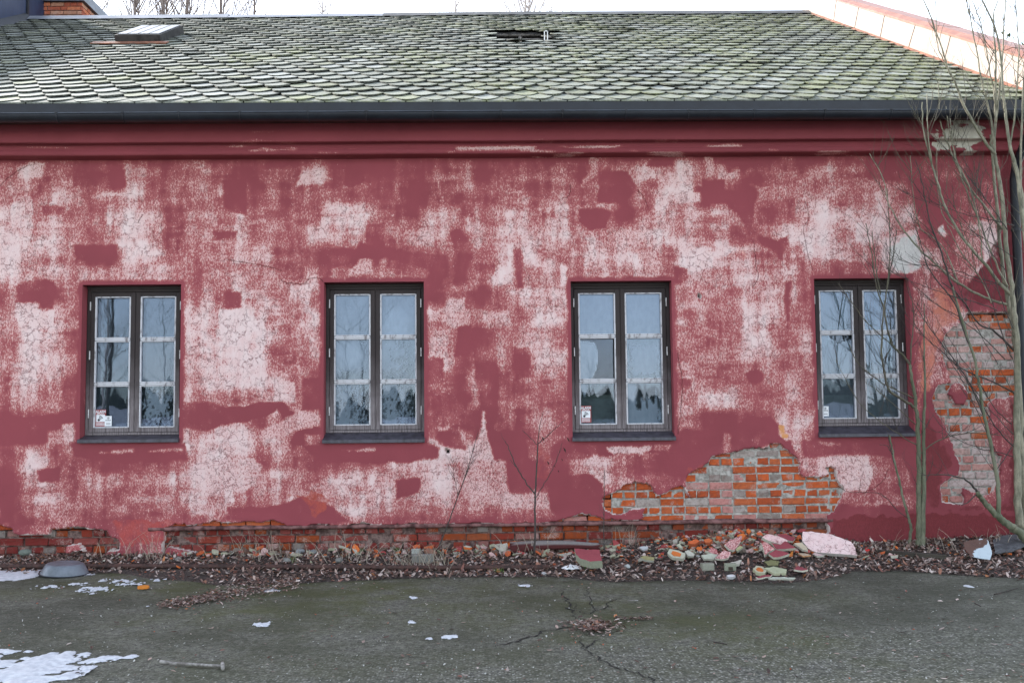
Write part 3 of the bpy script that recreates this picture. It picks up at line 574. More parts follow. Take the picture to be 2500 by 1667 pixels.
for wi, (a, b, z0, z1) in enumerate(WIN):
    Wd, H = b-a, z1-z0; ox, oz = a, z0; Y0 = .13
    f_ = MB(); J = .040
    def B_(m_, x0, x1, y0, y1, zz0, zz1): m_.box(ox+x0, ox+x1, y0, y1, oz+zz0, oz+zz1, None, .003)
    B_(f_, .001, J, Y0, .20, 0, H-.001); B_(f_, Wd-J, Wd-.001, Y0, .20, 0, H-.001); B_(f_, J, Wd-J, Y0+.002, .20, H-.062, H-.001); B_(f_, J, Wd-J, Y0-.002, .20, 0, .026); B_(f_, Wd/2-.012, Wd/2+.012, Y0+.003, .19, .026, H-.062)
    B_(f_, .001, Wd-.001, Y0-.012, Y0-.001, H-.036, H-.002)
    win = f_.build('window', MWOOD, house, loc=(0, 0, 0)); me = win.data
    # origin at the foot of the opening
    for v_ in me.vertices: v_.co = (v_.co[0]-ox, v_.co[1], v_.co[2]-oz)
    win.location = (ox, 0, oz); win['label'] = wl[wi]
    x_in0, x_in1 = J+.003, Wd-J-.003; mid = Wd/2; zb, zt = .030, H-.066
    SW = .050; rows = []; gh = (zt-zb-.048-.048-2*.030)/3
    z_ = zb+.048
    for r in range(3): rows.append((z_, z_+gh)); z_ += gh+.030
    rows = rows[::-1]; GV, GF, GG = [], [], []
    for ca, (sx0, sx1) in enumerate(((x_in0, mid-.005), (mid+.005, x_in1))):
        s_ = MB(); yy0, yy1 = Y0-.006, .18; gx0, gx1 = sx0+(.046 if ca == 0 else .048), sx1-(.048 if ca == 0 else .046)
        B_(s_, sx0, gx0, yy0, yy1, zb, zt); B_(s_, gx1, sx1, yy0, yy1, zb, zt); B_(s_, gx0, gx1, yy0+.002, yy1, zb, zb+.048); B_(s_, gx0, gx1, yy0+.002, yy1, zt-.048, zt)
        sash = s_.build('sash', MWOOD, win); 
        p_ = MB(); bw = .013
        for r, (q0, q1) in enumerate(rows):
            yb = yy0-.002
            B_(p_, gx0-.003, gx0+bw, yb, yb+.03, q0, q1); B_(p_, gx1-bw, gx1+.003, yb, yb+.03, q0, q1); B_(p_, gx0+bw, gx1-bw, yb+.001, yb+.03, q1-bw*.8, q1+.003); B_(p_, gx0+bw, gx1-bw, yb+.001, yb+.03, q0-.003, q0+bw*.8)
            if r < 2: B_(p_, gx0, gx1, yy0-.004, yy1-.01, q0-.026, q0-.004)
            nu, nv = 34, 40; U, Vv = np.meshgrid(np.linspace(0, 1, nu), np.linspace(0, 1, nv)); U = U.ravel(); Vv = Vv.ravel()
            g = fogf(wi, ca, r, U, Vv)*np.ones_like(U); base = len(GV); tl = random.uniform(-.004, .004)
            XX = ox+gx0+(gx1-gx0)*U; ZZ = oz+q0+(q1-q0)*Vv; YY = np.full_like(XX, .150)+tl*(Vv-.5)
            Iq = np.arange(nu*nv).reshape(nv, nu)+base; GV += list(zip(XX, YY, ZZ)); GG += list(g)
            ff = np.stack([Iq[:-1, :-1], Iq[:-1, 1:], Iq[1:, 1:], Iq[1:, :-1]], -1).reshape(-1, 4)
            if wi == 2 and ca == 0 and r == 1: hv = (g > .45); ff = ff[hv[ff-base].any(1)]
            if wi == 3 and ca == 0 and r == 1:
                n_ = fbm(U*6, Vv*6, 230); hv = ~((U > .25+.1*n_) & (Vv > .72+.5*np.abs(U-.6)+.1*(n_-.5))); ff = ff[hv[ff-base].any(1)]
            GF.append(ff)
        p_.build('glazing_bar', MPUT, win)
        for hz in (.30, .95, 1.42) if False else (H*.145, H*.535, H*.865):
            h_ = MB(); hx = sx0-.004 if ca == 0 else sx1+.004
            h_.tube([(ox+hx, Y0-.012, oz+hz-.045), (ox+hx, Y0-.012, oz+hz+.045)], .0065, 8); h_.build('hinge', MHIN, win)
    mk('glass', GV, np.vstack(GF), MGL, win, fl={'fog': GG})
    mk('inner_glass', [(a+.04, .192, z0+.03), (b-.04, .193, z0+.03), (b-.04, .193, z1-.05), (a+.04, .192, z1-.05)], [(0, 1, 2, 3)], MGL, win, fl={'fog': [.02 if wi == 2 else .10]*4})
    s_ = MB(); zs0 = z0-.002; ze = SILL[wi]; ext = .006
    V_ = [(a-ext, .128, zs0), (b+ext, .128, zs0), (b+ext, -.045, ze+.034), (a-ext, -.045, ze+.034), (a-ext, -.047, ze+.002), (b+ext, -.047, ze+.002), (b+ext, -.035, ze), (a-ext, -.035, ze), (a-ext, .128, ze+.01), (b+ext, .128, ze+.01)]
    V_[0] = (a+.001, .128, zs0); V_[1] = (b-.001, .128, zs0); V_[8] = (a+.001, .128, ze+.01); V_[9] = (b-.001, .128, ze+.01)
    s_.add(V_, [(0, 3, 2, 1), (3, 4, 5, 2), (4, 7, 6, 5), (7, 8, 9, 6), (0, 8, 7, 4, 3), (1, 2, 5, 6, 9)]); s_.build('sill', MSILL, win)
    if wi == 0: sticker(win, 'faded', .155, .092); sticker(win, 'card', .235, .095)
    if wi == 2: sticker(win, 'alarm', .155, .10)
    if wi == 3: sticker(win, 'card', .125, .105)
    # added panel, coloured to stand in for the ground's reflection in lower panes
MREFL = mat_simple('ground_reflection', (.07, .08, .075), (.12, .13, .125), 6, .9, .1)
for (wi, h0) in ((2, .39), (3, .33)):
    cb = MB(); a, b, z0, z1 = WIN[wi]; cb.box(a+.02, b-.02 if wi == 3 else (a+b)/2, .205, .215, z0, z0+h0)
    cb.build('reflection_panel', MREFL, house)

# ================================================================ ROOF
E0 = at(1250, 254, -.45); R0 = at(1250, 39, 6.8); RN = np.cross([1., 0, 0], R0-E0); RN /= np.linalg.norm(RN)
if RN[2] < 0: RN = -RN
SV = (R0-E0)[1:]; SL = np.linalg.norm(SV); SV = SV/SL                  # slope vector in (Y,Z)
XG = 5.64
def roofp(x, s, h=0.):                                                # s metres up the slope, h above it
    sag = -.075*np.clip(-x/8., 0, 1.2)**1*(s/SL)-.035*np.sin(np.clip((x+8)/13.6, 0, 1)*math.pi)*(s/SL)*.4
    return np.array([x, E0[1]+SV[0]*s+RN[1]*h, E0[2]+SV[1]*s+RN[2]*h+sag])
def roof_uv(px, py): p = atp(px, py, E0, RN); return p[0], np.dot(p[1:]-E0[1:], SV)
hole_uv = [roof_uv(*p) for p in [(1213, 81), (1327, 79), (1330, 100), (1262, 103), (1240, 101), (1213, 98)]]
hx0, hx1 = min(h[0] for h in hole_uv), max(h[0] for h in hole_uv); hs0, hs1 = min(h[1] for h in hole_uv), max(h[1] for h in hole_uv)
MSL = None
def mat_slate():
    M, t, b = newmat('mossy_slate'); N = NT(t); v = N.obj(); c = N.attrc('tint')
    n1 = N.noise(v, 45, 4, .7); n2 = N.noise(v, .7, 3, .6); n3 = N.noise(v, 14, 4, .65); n4 = N.noise(v, 120, 2, .6)
    sx = N.n('ShaderNodeSeparateXYZ'); N.l(v, sx.inputs[0])
    mossy = N.math('MULTIPLY', N.ss(N.math('ADD', n2, N.math('MULTIPLY', sx.outputs[0], .022)), .42, .66), N.ss(n3, .38, .62))
    c1 = N.mix(N.ss(n1, .42, .68), c, N.mix(.5, c, (.28, .30, .26)))
    c1 = N.mix(N.math('MULTIPLY', N.ss(n4, .58, .72), .4), c1, (.06, .065, .05))
    c1 = N.mix(N.math('MULTIPLY', mossy, .42), c1, (.19, .21, .07))
    N.l(c1, b.inputs['Base Color']); b.inputs['Roughness'].default_value = .8; b.inputs['Specular IOR Level'].default_value = .3
    N.l(N.bump(N.math('ADD', n1, n3), .6, .008), b.inputs['Normal']); return M
MSL = mat_slate()
sm = MB(); EX = SL/31; SW_ = .2715; rr = random.Random(5)
for r in range(31):
    s0 = r*EX-.02; x = -8.2+(SW_/2 if r % 2 else 0)
    while x < XG+.1:
        s = s0+rr.uniform(-.012, .012); xc = x+rr.uniform(-.008, .008); th = rr.uniform(.011, .019); ang = rr.gauss(0, .025)
        lift = .034+rr.uniform(-.004, .010); wdt = SW_*.515; col = [(.155, .165, .138), (.185, .195, .168), (.125, .135, .115), (.215, .228, .215), (.165, .175, .115)][rr.choices(range(5), (4, 4, 3, 2, 2))[0]]
        nearhole = hx0-.10 < xc < hx1+.10 and hs0-.12 < s+.18 < hs1+.05
        if rr.random() < .012: ang += rr.uniform(-.15, .15); s -= rr.uniform(0, .08); lift += .012
        if (hx0-.02 < xc < hx1+.02 and hs0-.14 < s < hs1-.10): x += SW_; continue
        if nearhole: ang += rr.uniform(-.2, .2); s -= rr.uniform(0, .12); lift += rr.uniform(0, .05)
        out = [(-wdt, .46), (-wdt, .25)]
        for k in range(9):
            a = math.pi*(1+(k+.5)/9); out.append((wdt*math.cos(a), .245*abs(math.cos(a))**2.1))
        out += [(wdt, .25), (wdt, .46)]
        out = [(p[0]+rr.uniform(-.004, .004), p[1]+rr.uniform(-.005, .005)) for p in out]
        T_, B2 = [], []
        for (u_, v_) in out:
            uu = u_*math.cos(ang)-(v_-.2)*math.sin(ang); vv = u_*math.sin(ang)+(v_-.2)*math.cos(ang)+.2
            hh = lift*(1-v_/.46)+.004; X_ = min(xc+uu, XG-.005); T_.append(roofp(X_, s+vv, hh+th)); B2.append(roofp(X_, s+vv, hh))
        if s+.46 > SL+.02:
            T_ = [roofp(p[0], min(np.dot(p[1:]-E0[1:], SV), SL-.01), .03+th) if np.dot(p[1:]-E0[1:], SV) > SL-.01 else p for p in T_]
            B2 = [roofp(p[0], min(np.dot(p[1:]-E0[1:], SV), SL-.01), .02) if np.dot(p[1:]-E0[1:], SV) > SL-.01 else p for p in B2]
        n = len(out); k_ = rr.uniform(.78, 1.2); col = tuple(c*k_ for c in col)
        sm.add(T_, [tuple(range(n))], col); sm.add(T_+B2, [(i, i+n, (i+1) % n+n, (i+1) % n) for i in range(n)], (.030, .031, .026))  # edge faces coloured dark: bare slate plus the scallops' shadow line
        x += SW_
for k in range(int(13.8/SW_)):
    x = -8.2+SW_*(k+.5)+.0; col = (.12, .125, .105); T_ = [roofp(min(x+a_, XG-.005), b_+rr.uniform(-.006, .006), .028+.012*(b_ < .1)) for a_, b_ in ((-.13, -.022), (.13, -.022), (.13, .3), (-.13, .3))]; B2 = [p_-np.array([0, 0, .014]) for p_ in T_]
    sm.add(T_+B2, [(0, 1, 2, 3), (0, 4, 5, 1)], col)
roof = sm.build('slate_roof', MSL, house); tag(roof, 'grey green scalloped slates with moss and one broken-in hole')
# boarding under the slates, with the hole
MBOARD = mat_simple('roof_board', (.018, .017, .016), (.035, .033, .03), 12, .9, .3)
ub = []; uf = []
def patch(x0, x1, s0, s1, n=6):
    b_ = len(ub)
    for i in range(n+1):
        for j in range(2): ub.append(roofp(x0+(x1-x0)*i/n, s0 if j == 0 else s1, -.01))
    for i in range(n): uf.append((b_+2*i, b_+2*i+2, b_+2*i+3, b_+2*i+1))
patch(-8.2, hx0, 0, SL, 16); patch(hx1, XG, 0, SL, 12); patch(hx0, hx1, 0, hs0+.04, 3); patch(hx0, hx1, hs1-.05, SL, 3)
p1 = roofp(-8.2, SL, 0); p2 = roofp(XG, SL, 0); b_ = len(ub); ub += [p1, p2, (XG, p2[1]+7.2, p2[2]-4.1), (-8.2, p1[1]+7.2, p1[2]-4.1)]; uf.append((b_, b_+1, b_+2, b_+3))
mk('roof_boarding', ub, uf, MBOARD, house)
lb = MB()
for sx in np.linspace(hx0-.1, hx1+.1, 3):
    pa, pb = roofp(sx, hs0-.6, -.06), roofp(sx, hs1+.5, -.06); lb.tube([pa, pb], .03, 4)
for ss_ in np.linspace(hs0+.05, hs1-.05, 3):
    lb.tube([roofp(hx0-.2, ss_, -.03), roofp(hx1+.2, ss_, -.03)], .018, 4)
lb.build('roof_batten', mat_simple('batten', (.04, .035, .03), (.12, .11, .10), 10, .9, .3), house)
cl = MB(); 
pc = roofp(hx1-.04, hs0+.05, .03)
for dx in (0, .045): cl.box(pc[0]+dx-.006, pc[0]+dx+.006, pc[1]-.02, pc[1], pc[2]-.02, pc[2]+.13)
cl.box(pc[0]-.006, pc[0]+.051, pc[1]-.02, pc[1], pc[2]+.118, pc[2]+.13); cl.build('metal_clip', mat_simple('clip', (.5, .5, .5), (.7, .7, .7), 10, .5, .1), house)
# ridge cap
MRID = mat_simple('ridge_metal', (.10, .11, .125), (.18, .19, .22), 3, .4, .1, spec=.5); MRID2 = mat_simple('ridge_dark', (.05, .05, .05), (.10, .10, .10), 3, .6, .1)
for (xa, xb, mt, hh) in ((-8.15, -4.6, MRID, .085), (-4.6, -1.9, MRID, .07), (-1.9, XG, MRID2, .075)):
    xx = np.linspace(xa, xb, 12); V_ = []
    for x in xx:
        p = roofp(x, SL, 0); g_ = roofp(x, SL-.20, .055); V_ += [g_, p+np.array([0, 0, hh+.012]), p+np.array([0, .2, -.05])]
    mk('ridge_cap', V_, [(i*3+j, i*3+j+1, (i+1)*3+j+1, (i+1)*3+j) for i in range(11) for j in range(2)], mt, house)
# skylight
MCOP = mat_simple('old_copper', (.15, .065, .04), (.30, .13, .08), 5, .6, .1)
u0, s0 = roof_uv(283, 107); u1, _ = roof_uv(393, 107); _, s1 = roof_uv(320, 82)
def rbox(mb, ua, ub_, sa, sb, ha, hb, col=None):
    V_ = [roofp(u_, s_, h_) for h_ in (ha, hb) for (u_, s_) in ((ua, sa), (ub_, sa), (ub_, sb), (ua, sb))]
    mb.add(V_, [(0, 3, 2, 1), (4, 5, 6, 7), (0, 1, 5, 4), (1, 2, 6, 5), (2, 3, 7, 6), (3, 0, 4, 7)], col)
k_ = MB(); rbox(k_, u0, u1, s0, s1, .0, .15); sky_l = k_.build('skylight', mat_simple('skylight_frame', (.014, .013, .012), (.04, .037, .034), 8, .7, .2), house)
g_ = MB(); n3 = 4
for i in range(n3): rbox(g_, u0+.03+(u1-u0-.04)*i/n3, u0+(u1-u0-.04)*(i+1)/n3+.01, s0+.05, s1-.05, .145, .162)
MSG = mat_simple('skylight_glass', (.05, .055, .06), (.09, .095, .10), 6, .3, .02, spec=.8); g_.build('glass', MSG, sky_l)
k_ = MB(); rbox(k_, u0-.30, u1+.12, s0-.16, s0-.01, .045, .062); k_.build('flashing', MCOP, sky_l)
# gutter and eaves trim
MGUT = mat_simple('black_gutter', (.005, .006, .010), (.009, .012, .018), 4, .5, .06, .002, spec=.35)
ft = MB(); zt_ = at(1250, 252, -.49)[2]; zb_ = at(1250, 275, -.49)[2]
ft.box(XL-.05, XR+.02, -.494, -.484, zb_-.03, zt_+.01)
ft.add([(XL-.05, -.494, zt_+.01), (XR+.02, -.494, zt_+.01), (XR+.02, -.35, zt_+.05), (XL-.05, -.35, zt_+.05)], [(0, 1, 2, 3)])
ft.build('eaves_flashing', MGUT, house)
gz = at(1250, 273, -.60)[2]; gr = .068; gy = -.565; V_ = []; n = 13; xx = [XL-.05, -5.2, -2.4, 0.4, 3.1, XR+.02]
for x in xx:
    dz = -.012*((x+1)/6)**2
    for i in range(n):
        a = math.pi*(i/(n-1)); V_.append((x, gy-gr*math.cos(a), gz+dz-gr*1.05*math.sin(a)))
    for i in range(n):
        a = math.pi*(1-i/(n-1)); V_.append((x, gy-(gr-.004)*math.cos(a), gz+dz-(gr-.004)*1.05*math.sin(a)))
k2 = 2*n; gut = mk('gutter', V_, [(i*k2+j, i*k2+(j+1) % k2, (i+1)*k2+(j+1) % k2, (i+1)*k2+j) for i in range(len(xx)-1) for j in range(k2)], MGUT, house, smooth=True)
rt = MB(); rt.tube([(x, gy-gr, gz-.012*((x+1)/6)**2) for x in xx], .0075, 8); rt.build('gutter_rim', mat_simple('gutter_rim', (.02, .025, .035), (.04, .05, .065), 3, .2, .0, spec=.8), gut)
for bx_ in (141, 302, 439, 587, 753, 895, 1057, 1223, 1373, 1527, 1680, 1840, 2012, 2174, 2330):
    x = at(bx_, 272, -.6)[0]; k_ = MB(); dz = -.012*((x+1)/6)**2
    k_.tube([(x, gy-(gr+.004)*math.cos(a), gz+dz-(gr+.004)*1.05*math.sin(a)) for a in np.linspace(-.15, math.pi, 12)], .0055, 5); k_.box(x-.013, x+.013, gy-gr-.012, gy-gr+.012, gz+dz-.002, gz+dz+.010)
    k_.build('gutter_bracket', MGUT, gut)
sf = MB(); sf.box(XL, XR, -.48, -.2615, zb_-.035, zb_-.015); sf.build('soffit', mat_simple('soffit', (.05, .02, .022), (.09, .035, .04), 6, .8, .1), house)
# downpipe on the right corner
dp = MB(); xp = at(2492, 800, -.1)[0]
dp.tube([(xp, gy, gz-.05), (xp, -.40, gz-.22), (xp, -.16, gz-.45), (xp, -.10, gz-.6), (xp, -.10, .25), (xp, -.16, .15)], .045, 10)
dpo = dp.build('downpipe', MGUT, house, smooth=True)
for z_ in (3.3, 1.8, .7):
    k_ = MB(); k_.tube([(xp, -.10, z_), (xp, -.10, z_+.03)], .052, 10); k_.build('pipe_clamp', MGUT, dpo)
# gable walls
rz = roofp(XR, SL)[2]; ry = E0[1]+SV[0]*SL
MGW = mat_simple('gable_plaster', (.17, .04, .05), (.3, .1, .11), 3, .9, .3)
for x0_, x1_ in ((XR-.10, XR), (XL, XL+.1)):
    gw = MB()
    V_ = [(x_, y_, z_) for x_ in (x0_, x1_) for (y_, z_) in ((.13, 0), (2*ry, 0), (2*ry, 4.6), (ry, rz-.05), (.13, 4.75))]
    gw.add(V_, [(0, 1, 2, 3, 4), (5, 9, 8, 7, 6), (0, 5, 6, 1), (1, 6, 7, 2), (2, 7, 8, 3), (3, 8, 9, 4), (4, 9, 5, 0)])
    gw.build('gable_wall', MGW, house)
# ---- right parapet, sheet-metal clad
tp = [atx(x, y, XG) for x, y in ((2049, 0), (2160, 37), (2321, 87), (2500, 136))]; sl_ = (tp[0][2]-tp[3][2])/(tp[0][1]-tp[3][1]); off = tp[2][2]-sl_*tp[2][1]
def ptop(y): return sl_*y+off if y < ry+.05 else None
MCLAD = None
def mat_clad(name, c1, c2, rust, rl=.55, rough=.42):
    M, t, b = newmat(name); N = NT(t); v = N.obj(); n = N.noise(v, 2.2, 5, .6); n2 = N.noise(N.mapv(v, (1, 1, .4)), 7, 4, .6)
    c = N.mix(N.ss(n2, .4, .7), c1, c2); c = N.mix(N.math('MULTIPLY', N.ss(n, rl, rl+.2), .8), c, rust)
    N.l(c, b.inputs['Base Color']); b.inputs['Roughness'].default_value = rough; b.inputs['Specular IOR Level'].default_value = .5; N.l(N.bump(n, .2, .02), b.inputs['Normal']); return M
MCLAD = mat_clad('pale_clad', (.36, .285, .235), (.43, .37, .33), (.36, .16, .08)); MCAP = mat_clad('copper_cap', (.26, .10, .06), (.36, .16, .10), (.45, .38, .34), .6)
py_ = [-.62, .2, 1.05, 1.95, 2.85, 3.9, 4.95, 6.0, ry]
par = MB(); TH = .34
yv = py_; V_ = []
for x_ in (XG, XG+TH):
    for y_ in yv:
        s_ = (y_-E0[1])/SV[0]; V_ += [(x_, y_, roofp(XG, s_, -.02)[2]-(.25 if x_ > XG else 0)), (x_, y_, sl_*y_+off)]
for y_ in (ry+1.5, ry+7): pass
n = len(yv); Fs = []
for i in range(n-1): a = 2*i; Fs += [(a, a+1, a+3, a+2), (2*n+a, 2*n+a+2, 2*n+a+3, 2*n+a+1), (a+1, 2*n+a+1, 2*n+a+3, a+3)]
Fs.append((0, 2*n, 2*n+1, 1))
par.add(V_, Fs)
# far slope of the parapet beyond the ridge
zt2 = sl_*ry+off; zb2 = roofp(XG, SL, 0)[2]
par.add([(XG, ry, zb2), (XG, ry, zt2), (XG+TH, ry, zt2), (XG+TH, ry, zb2-.3), (XG, ry+6, zb2-3.4), (XG, ry+6, zt2-3.4), (XG+TH, ry+6, zt2-3.4), (XG+TH, ry+6, zb2-3.6)], [(0, 4, 5, 1), (1, 5, 6, 2), (3, 2, 6, 7), (4, 7, 6, 5)])
po = par.build('parapet', MCLAD, house); tag(po, 'pale rust-stained sheet metal gable upstand at the right end')
MSEAM = mat_simple('seam', (.12, .08, .06), (.3, .22, .18), 10, .7, .1)
for (b0, t0) in (((2035, 54), (2043, -8)), ((2085, 76), (2097, 15)), ((2147, 101), (2160, 35)), ((2215, 127), (2235, 60)), ((2303, 158), (2321, 86)), ((2405, 196), (2428, 116))):
    jm = MB(); jm.tube([atx(*b0, XG-.002), atx(*t0, XG-.002)], .005, 4); jm.build('panel_seam', MSEAM, po)
ju = MB()
for a_, b2 in zip(yv[:-1], yv[1:]):
    s1_, s2_ = (a_-E0[1])/SV[0], (b2-E0[1])/SV[0]; pa, pb = roofp(XG, s1_, .03), roofp(XG, s2_, .03)
    ju.add([(XG-.045, pa[1], pa[2]+.012), (XG-.045, pb[1], pb[2]+.012), (XG-.004, pb[1], pb[2]+.035), (XG-.004, pa[1], pa[2]+.035)], [(0, 1, 2, 3)])
ju.build('flashing', MCOP, po)
cm = MB()
for a_, b2 in zip(yv[:-1], yv[1:]):
    za, zb_2 = sl_*a_+off, sl_*b2+off; j_ = random.uniform(0, .012)
    cm.add([(x_, y_, z_+dz) for (y_, z_) in ((a_, za), (b2, zb_2)) for (x_, dz) in ((XG-.03, .0), (XG-.03, .02+j_), (XG+.06, .055+j_), (XG+TH+.04, .02+j_), (XG+TH+.04, -.04))], [(0, 1, 6, 5), (1, 2, 7, 6), (2, 3, 8, 7), (3, 4, 9, 8), (0, 5, 6, 1)][:4])
cm.build('coping', MCAP, po)
# ---- left parapet, dark blue metal
MBLUE = mat_clad('blue_metal', (.009, .017, .05), (.014, .026, .065), (.01, .018, .045), .6, .6)
XLp = roof_uv(54, 45)[0]; lp = MB(); V_ = []
for x_ in (XLp, XLp-.34):
    for y_ in (-.6, 3, ry, ry+6):
        zz = roofp(XLp, (min(y_, ry)-E0[1])/SV[0], -.02)[2]-(max(y_-ry, 0)*.57); V_ += [(x_, y_, zz), (x_, y_, zz+1.25)]
Fs = []
for i in range(3): a = 2*i; Fs += [(a, a+1, a+3, a+2), (8+a, 8+a+2, 8+a+3, 8+a+1), (a+1, 8+a+1, 8+a+3, a+3)]
Fs.append((0, 8, 9, 1)); lp.add(V_, Fs); lpo = lp.build('parapet', MBLUE, house); tag(lpo, 'dark blue metal clad upstand at the left end of the roof')
ju = MB(); pa, pb = roofp(XLp, 0, .03), roofp(XLp, SL, .03)
ju.add([(XLp+.12, pa[1], pa[2]+.0), (XLp+.12, pb[1], pb[2]+.0), (XLp+.004, pb[1], pb[2]+.12), (XLp+.004, pa[1], pa[2]+.12)], [(0, 1, 2, 3)]); ju.build('flashing', MGUT, lpo)
ju = MB(); ju.box(XLp+.0, XLp+.03, ry-.03, ry+.03, zb2-.1, zb2+1.2); ju.build('panel_seam', MGUT, lpo)
# ---- chimney behind the ridge
Yc = ry+.65; ca_, cb_ = at(90, 40, Yc), at(200, 40, Yc); zc1 = at(150, 6, Yc)[2]; dC = 1.15
ch = MB(); 
ch.box(ca_[0]+.02, cb_[0]-.02, Yc+.02, Yc+dC-.02, 7.0, zc1+.0, (.10, .09, .08))
rh = .078; z_ = zc1-rh; r_ = 0
CP = [(.36, .10, .05), (.42, .13, .06), (.30, .075, .04), (.40, .20, .13), (.33, .16, .10)]
while z_ > 7.2:
    def course(L0, L1, fn):
        x = L0-random.choice((0, .12)) - (.06 if r_ % 2 else 0)
        while x < L1:
            a = max(x, L0); b = min(x+random.choice((.24, .24, .12)), L1)
            if b-a > .03: fn(a+.006, b-.006)
            x = b if b > x else x+.24
    course(ca_[0], cb_[0], lambda a, b: ch.box(a, b, Yc+random.uniform(-.004, .004), Yc+.06, z_+.006, z_+rh-.006, random.choice(CP), .005, .003))
    course(Yc, Yc+dC, lambda a, b: ch.box(cb_[0]-.06, cb_[0]+random.uniform(-.004, .004)+.002, a, b, z_+.006, z_+rh-.006, random.choice(CP)))
    z_ -= rh; r_ += 1
cho = ch.build('chimney', mat_brick('chimney_brick', .9, .25), house)
cc = MB(); cc.box(ca_[0]-.05, cb_[0]+.06, Yc-.06, Yc+dC+.06, zc1+.004, zc1+.10); cc.box(ca_[0]-.02, cb_[0]+.02, Yc-.02, Yc+dC+.02, zc1+.10, zc1+.22); cc.build('chimney_cap', mat_clad('cap_metal', (.05, .06, .08), (.09, .11, .14), (.04, .05, .06)), cho)

# ================================================================ GROUND
def mat_asphalt():
    M, t, b = newmat('old_asphalt'); N = NT(t); v = N.obj()
    n1 = N.noise(v, 70, 4, .8); vo = N.n('ShaderNodeTexVoronoi', i_Scale=105); N.l(v, vo.inputs['Vector']); n2 = N.noise(v, .8, 4, .6); n3 = N.noise(v, 3.2, 4, .65); n4 = N.noise(v, 14, 3, .6)
    mo = N.attr('moss'); gr = N.attr('bare')
    n5 = N.noise(v, 24, 4, .75); c = N.mix(N.ss(N.math('ADD', N.math('MULTIPLY', n1, .55), N.math('MULTIPLY', n5, .45)), .38, .62), (.026, .026, .020), (.165, .162, .137))
    c = N.mix(N.math('MULTIPLY', N.ss(N.math('ADD', N.math('MULTIPLY', n3, .5), N.math('MULTIPLY', n4, .5)), .42, .62), .45), c, (.035, .036, .033))
    ch = N.n('ShaderNodeSeparateColor'); N.l(vo.outputs['Color'], ch.inputs[0])
    vo.inputs['Scale'].default_value = 52; stone = N.math('MULTIPLY', N.ss(ch.outputs[0], .55, .75), N.math('SUBTRACT', 1, N.ss(vo.outputs[0], .25, .55)))
    c = N.mix(N.math('MULTIPLY', stone, N.math('ADD', .10, N.math('MULTIPLY', gr, .75))), c, (.33, .325, .30))
    dk = N.math('MULTIPLY', N.math('SUBTRACT', 1, N.ss(ch.outputs[1], .15, .3)), gr)
    c = N.mix(N.math('MULTIPLY', dk, .7), c, (.02, .02, .02))
    mm_ = N.math('MULTIPLY', mo, N.ss(N.math('ADD', N.math('MULTIPLY', n2, .3), N.math('ADD', N.math('MULTIPLY', n3, .35), N.math('MULTIPLY', n1, .35))), .36, .62), clamp=True)
    c = N.mix(N.math('MULTIPLY', mm_, .72), c, (.078, .088, .016)); c = N.mix(N.math('MULTIPLY', N.math('SUBTRACT', 1, gr), N.ss(n2, .40, .62)), c, N.mix(.45, c, (.02, .022, .016)))
    N.l(c, b.inputs['Base Color']); b.inputs['Roughness'].default_value = .85; b.inputs['Specular IOR Level'].default_value = .25
    h = N.math('ADD', N.math('MULTIPLY', n1, .7), N.math('MULTIPLY', stone, .8)); N.l(N.bump(h, .8, .006), b.inputs['Normal']); return M
gx = np.concatenate([[-60, -30, -15], np.arange(-9, 9.01, .12), [15, 30, 60]]); gy_ = np.concatenate([[-24, -16], np.arange(-12, .61, .12), [4, 12, 40, 90]])
A, B = np.meshgrid(gx, gy_); A = A.ravel(); B = B.ravel(); gpx, gpy = proj(A, np.maximum(B, -8.5), 0*A)
moss = .25+.75*sstep(.35, .7, fbm(A*.6, B*.8, 300))*sstep(-6.0, -2.0, B)*(1-.75*sstep(1.5, 3.5, A)); moss = moss*(1-.5*sstep(-4.2, -5.6, B)); moss = np.clip(moss+.35*sstep(3.0, 1.0, np.hypot(A+.5, (B+2.0)*1.5)), 0, 1)
bare = sstep(-3.2, -5.2, B+.9*(fbm(A*.8, B*.8, 310)-.5)*2+.25*np.clip(A, -5, 5)*-.25)
ii = np.arange(len(A)).reshape(len(gy_), len(gx)); Zg = .012*(fbm(A*.8, B*.8, 320)-.5)*(np.abs(A) < 9.1)
g = mk('asphalt_yard', np.c_[A, B, Zg-.006], np.stack([ii[:-1, :-1], ii[:-1, 1:], ii[1:, 1:], ii[1:, :-1]], -1).reshape(-1, 4), mat_asphalt(), smooth=True, fl={'moss': moss, 'bare': bare}); tag(g, 'grey green mossy asphalt yard', 'yard', kind='structure')
def gz_at(x, y): return .012*(float(fbm(np.array([x*.8]), np.array([y*.8]), 320)[0])-.5)-.006
# far snow field, behind the camera (mirrored in the panes)
MSNOW = mat_simple('snow', (.40, .42, .46), (.54, .56, .59), 25, .6, .3, .01)
mk('snow_field', [(-500, -24, 0), (500, -24, 0), (500, -600, 0), (-500, -600, 0)], [(0, 1, 2, 3)], MSNOW)
tag(bpy.data.objects['snow_field'], 'open snow field far in front of the house', 'snow field', kind='structure')
mk('ground', [(-500, 90, -.02), (500, 90, -.02), (500, 600, -.02), (-500, 600, -.02)], [(0, 1, 2, 3)], mat_simple('meadow', (.06, .06, .035), (.1, .09, .05), 1, .9)); tag(bpy.data.objects['ground'], 'meadow behind the house', 'ground', kind='structure')
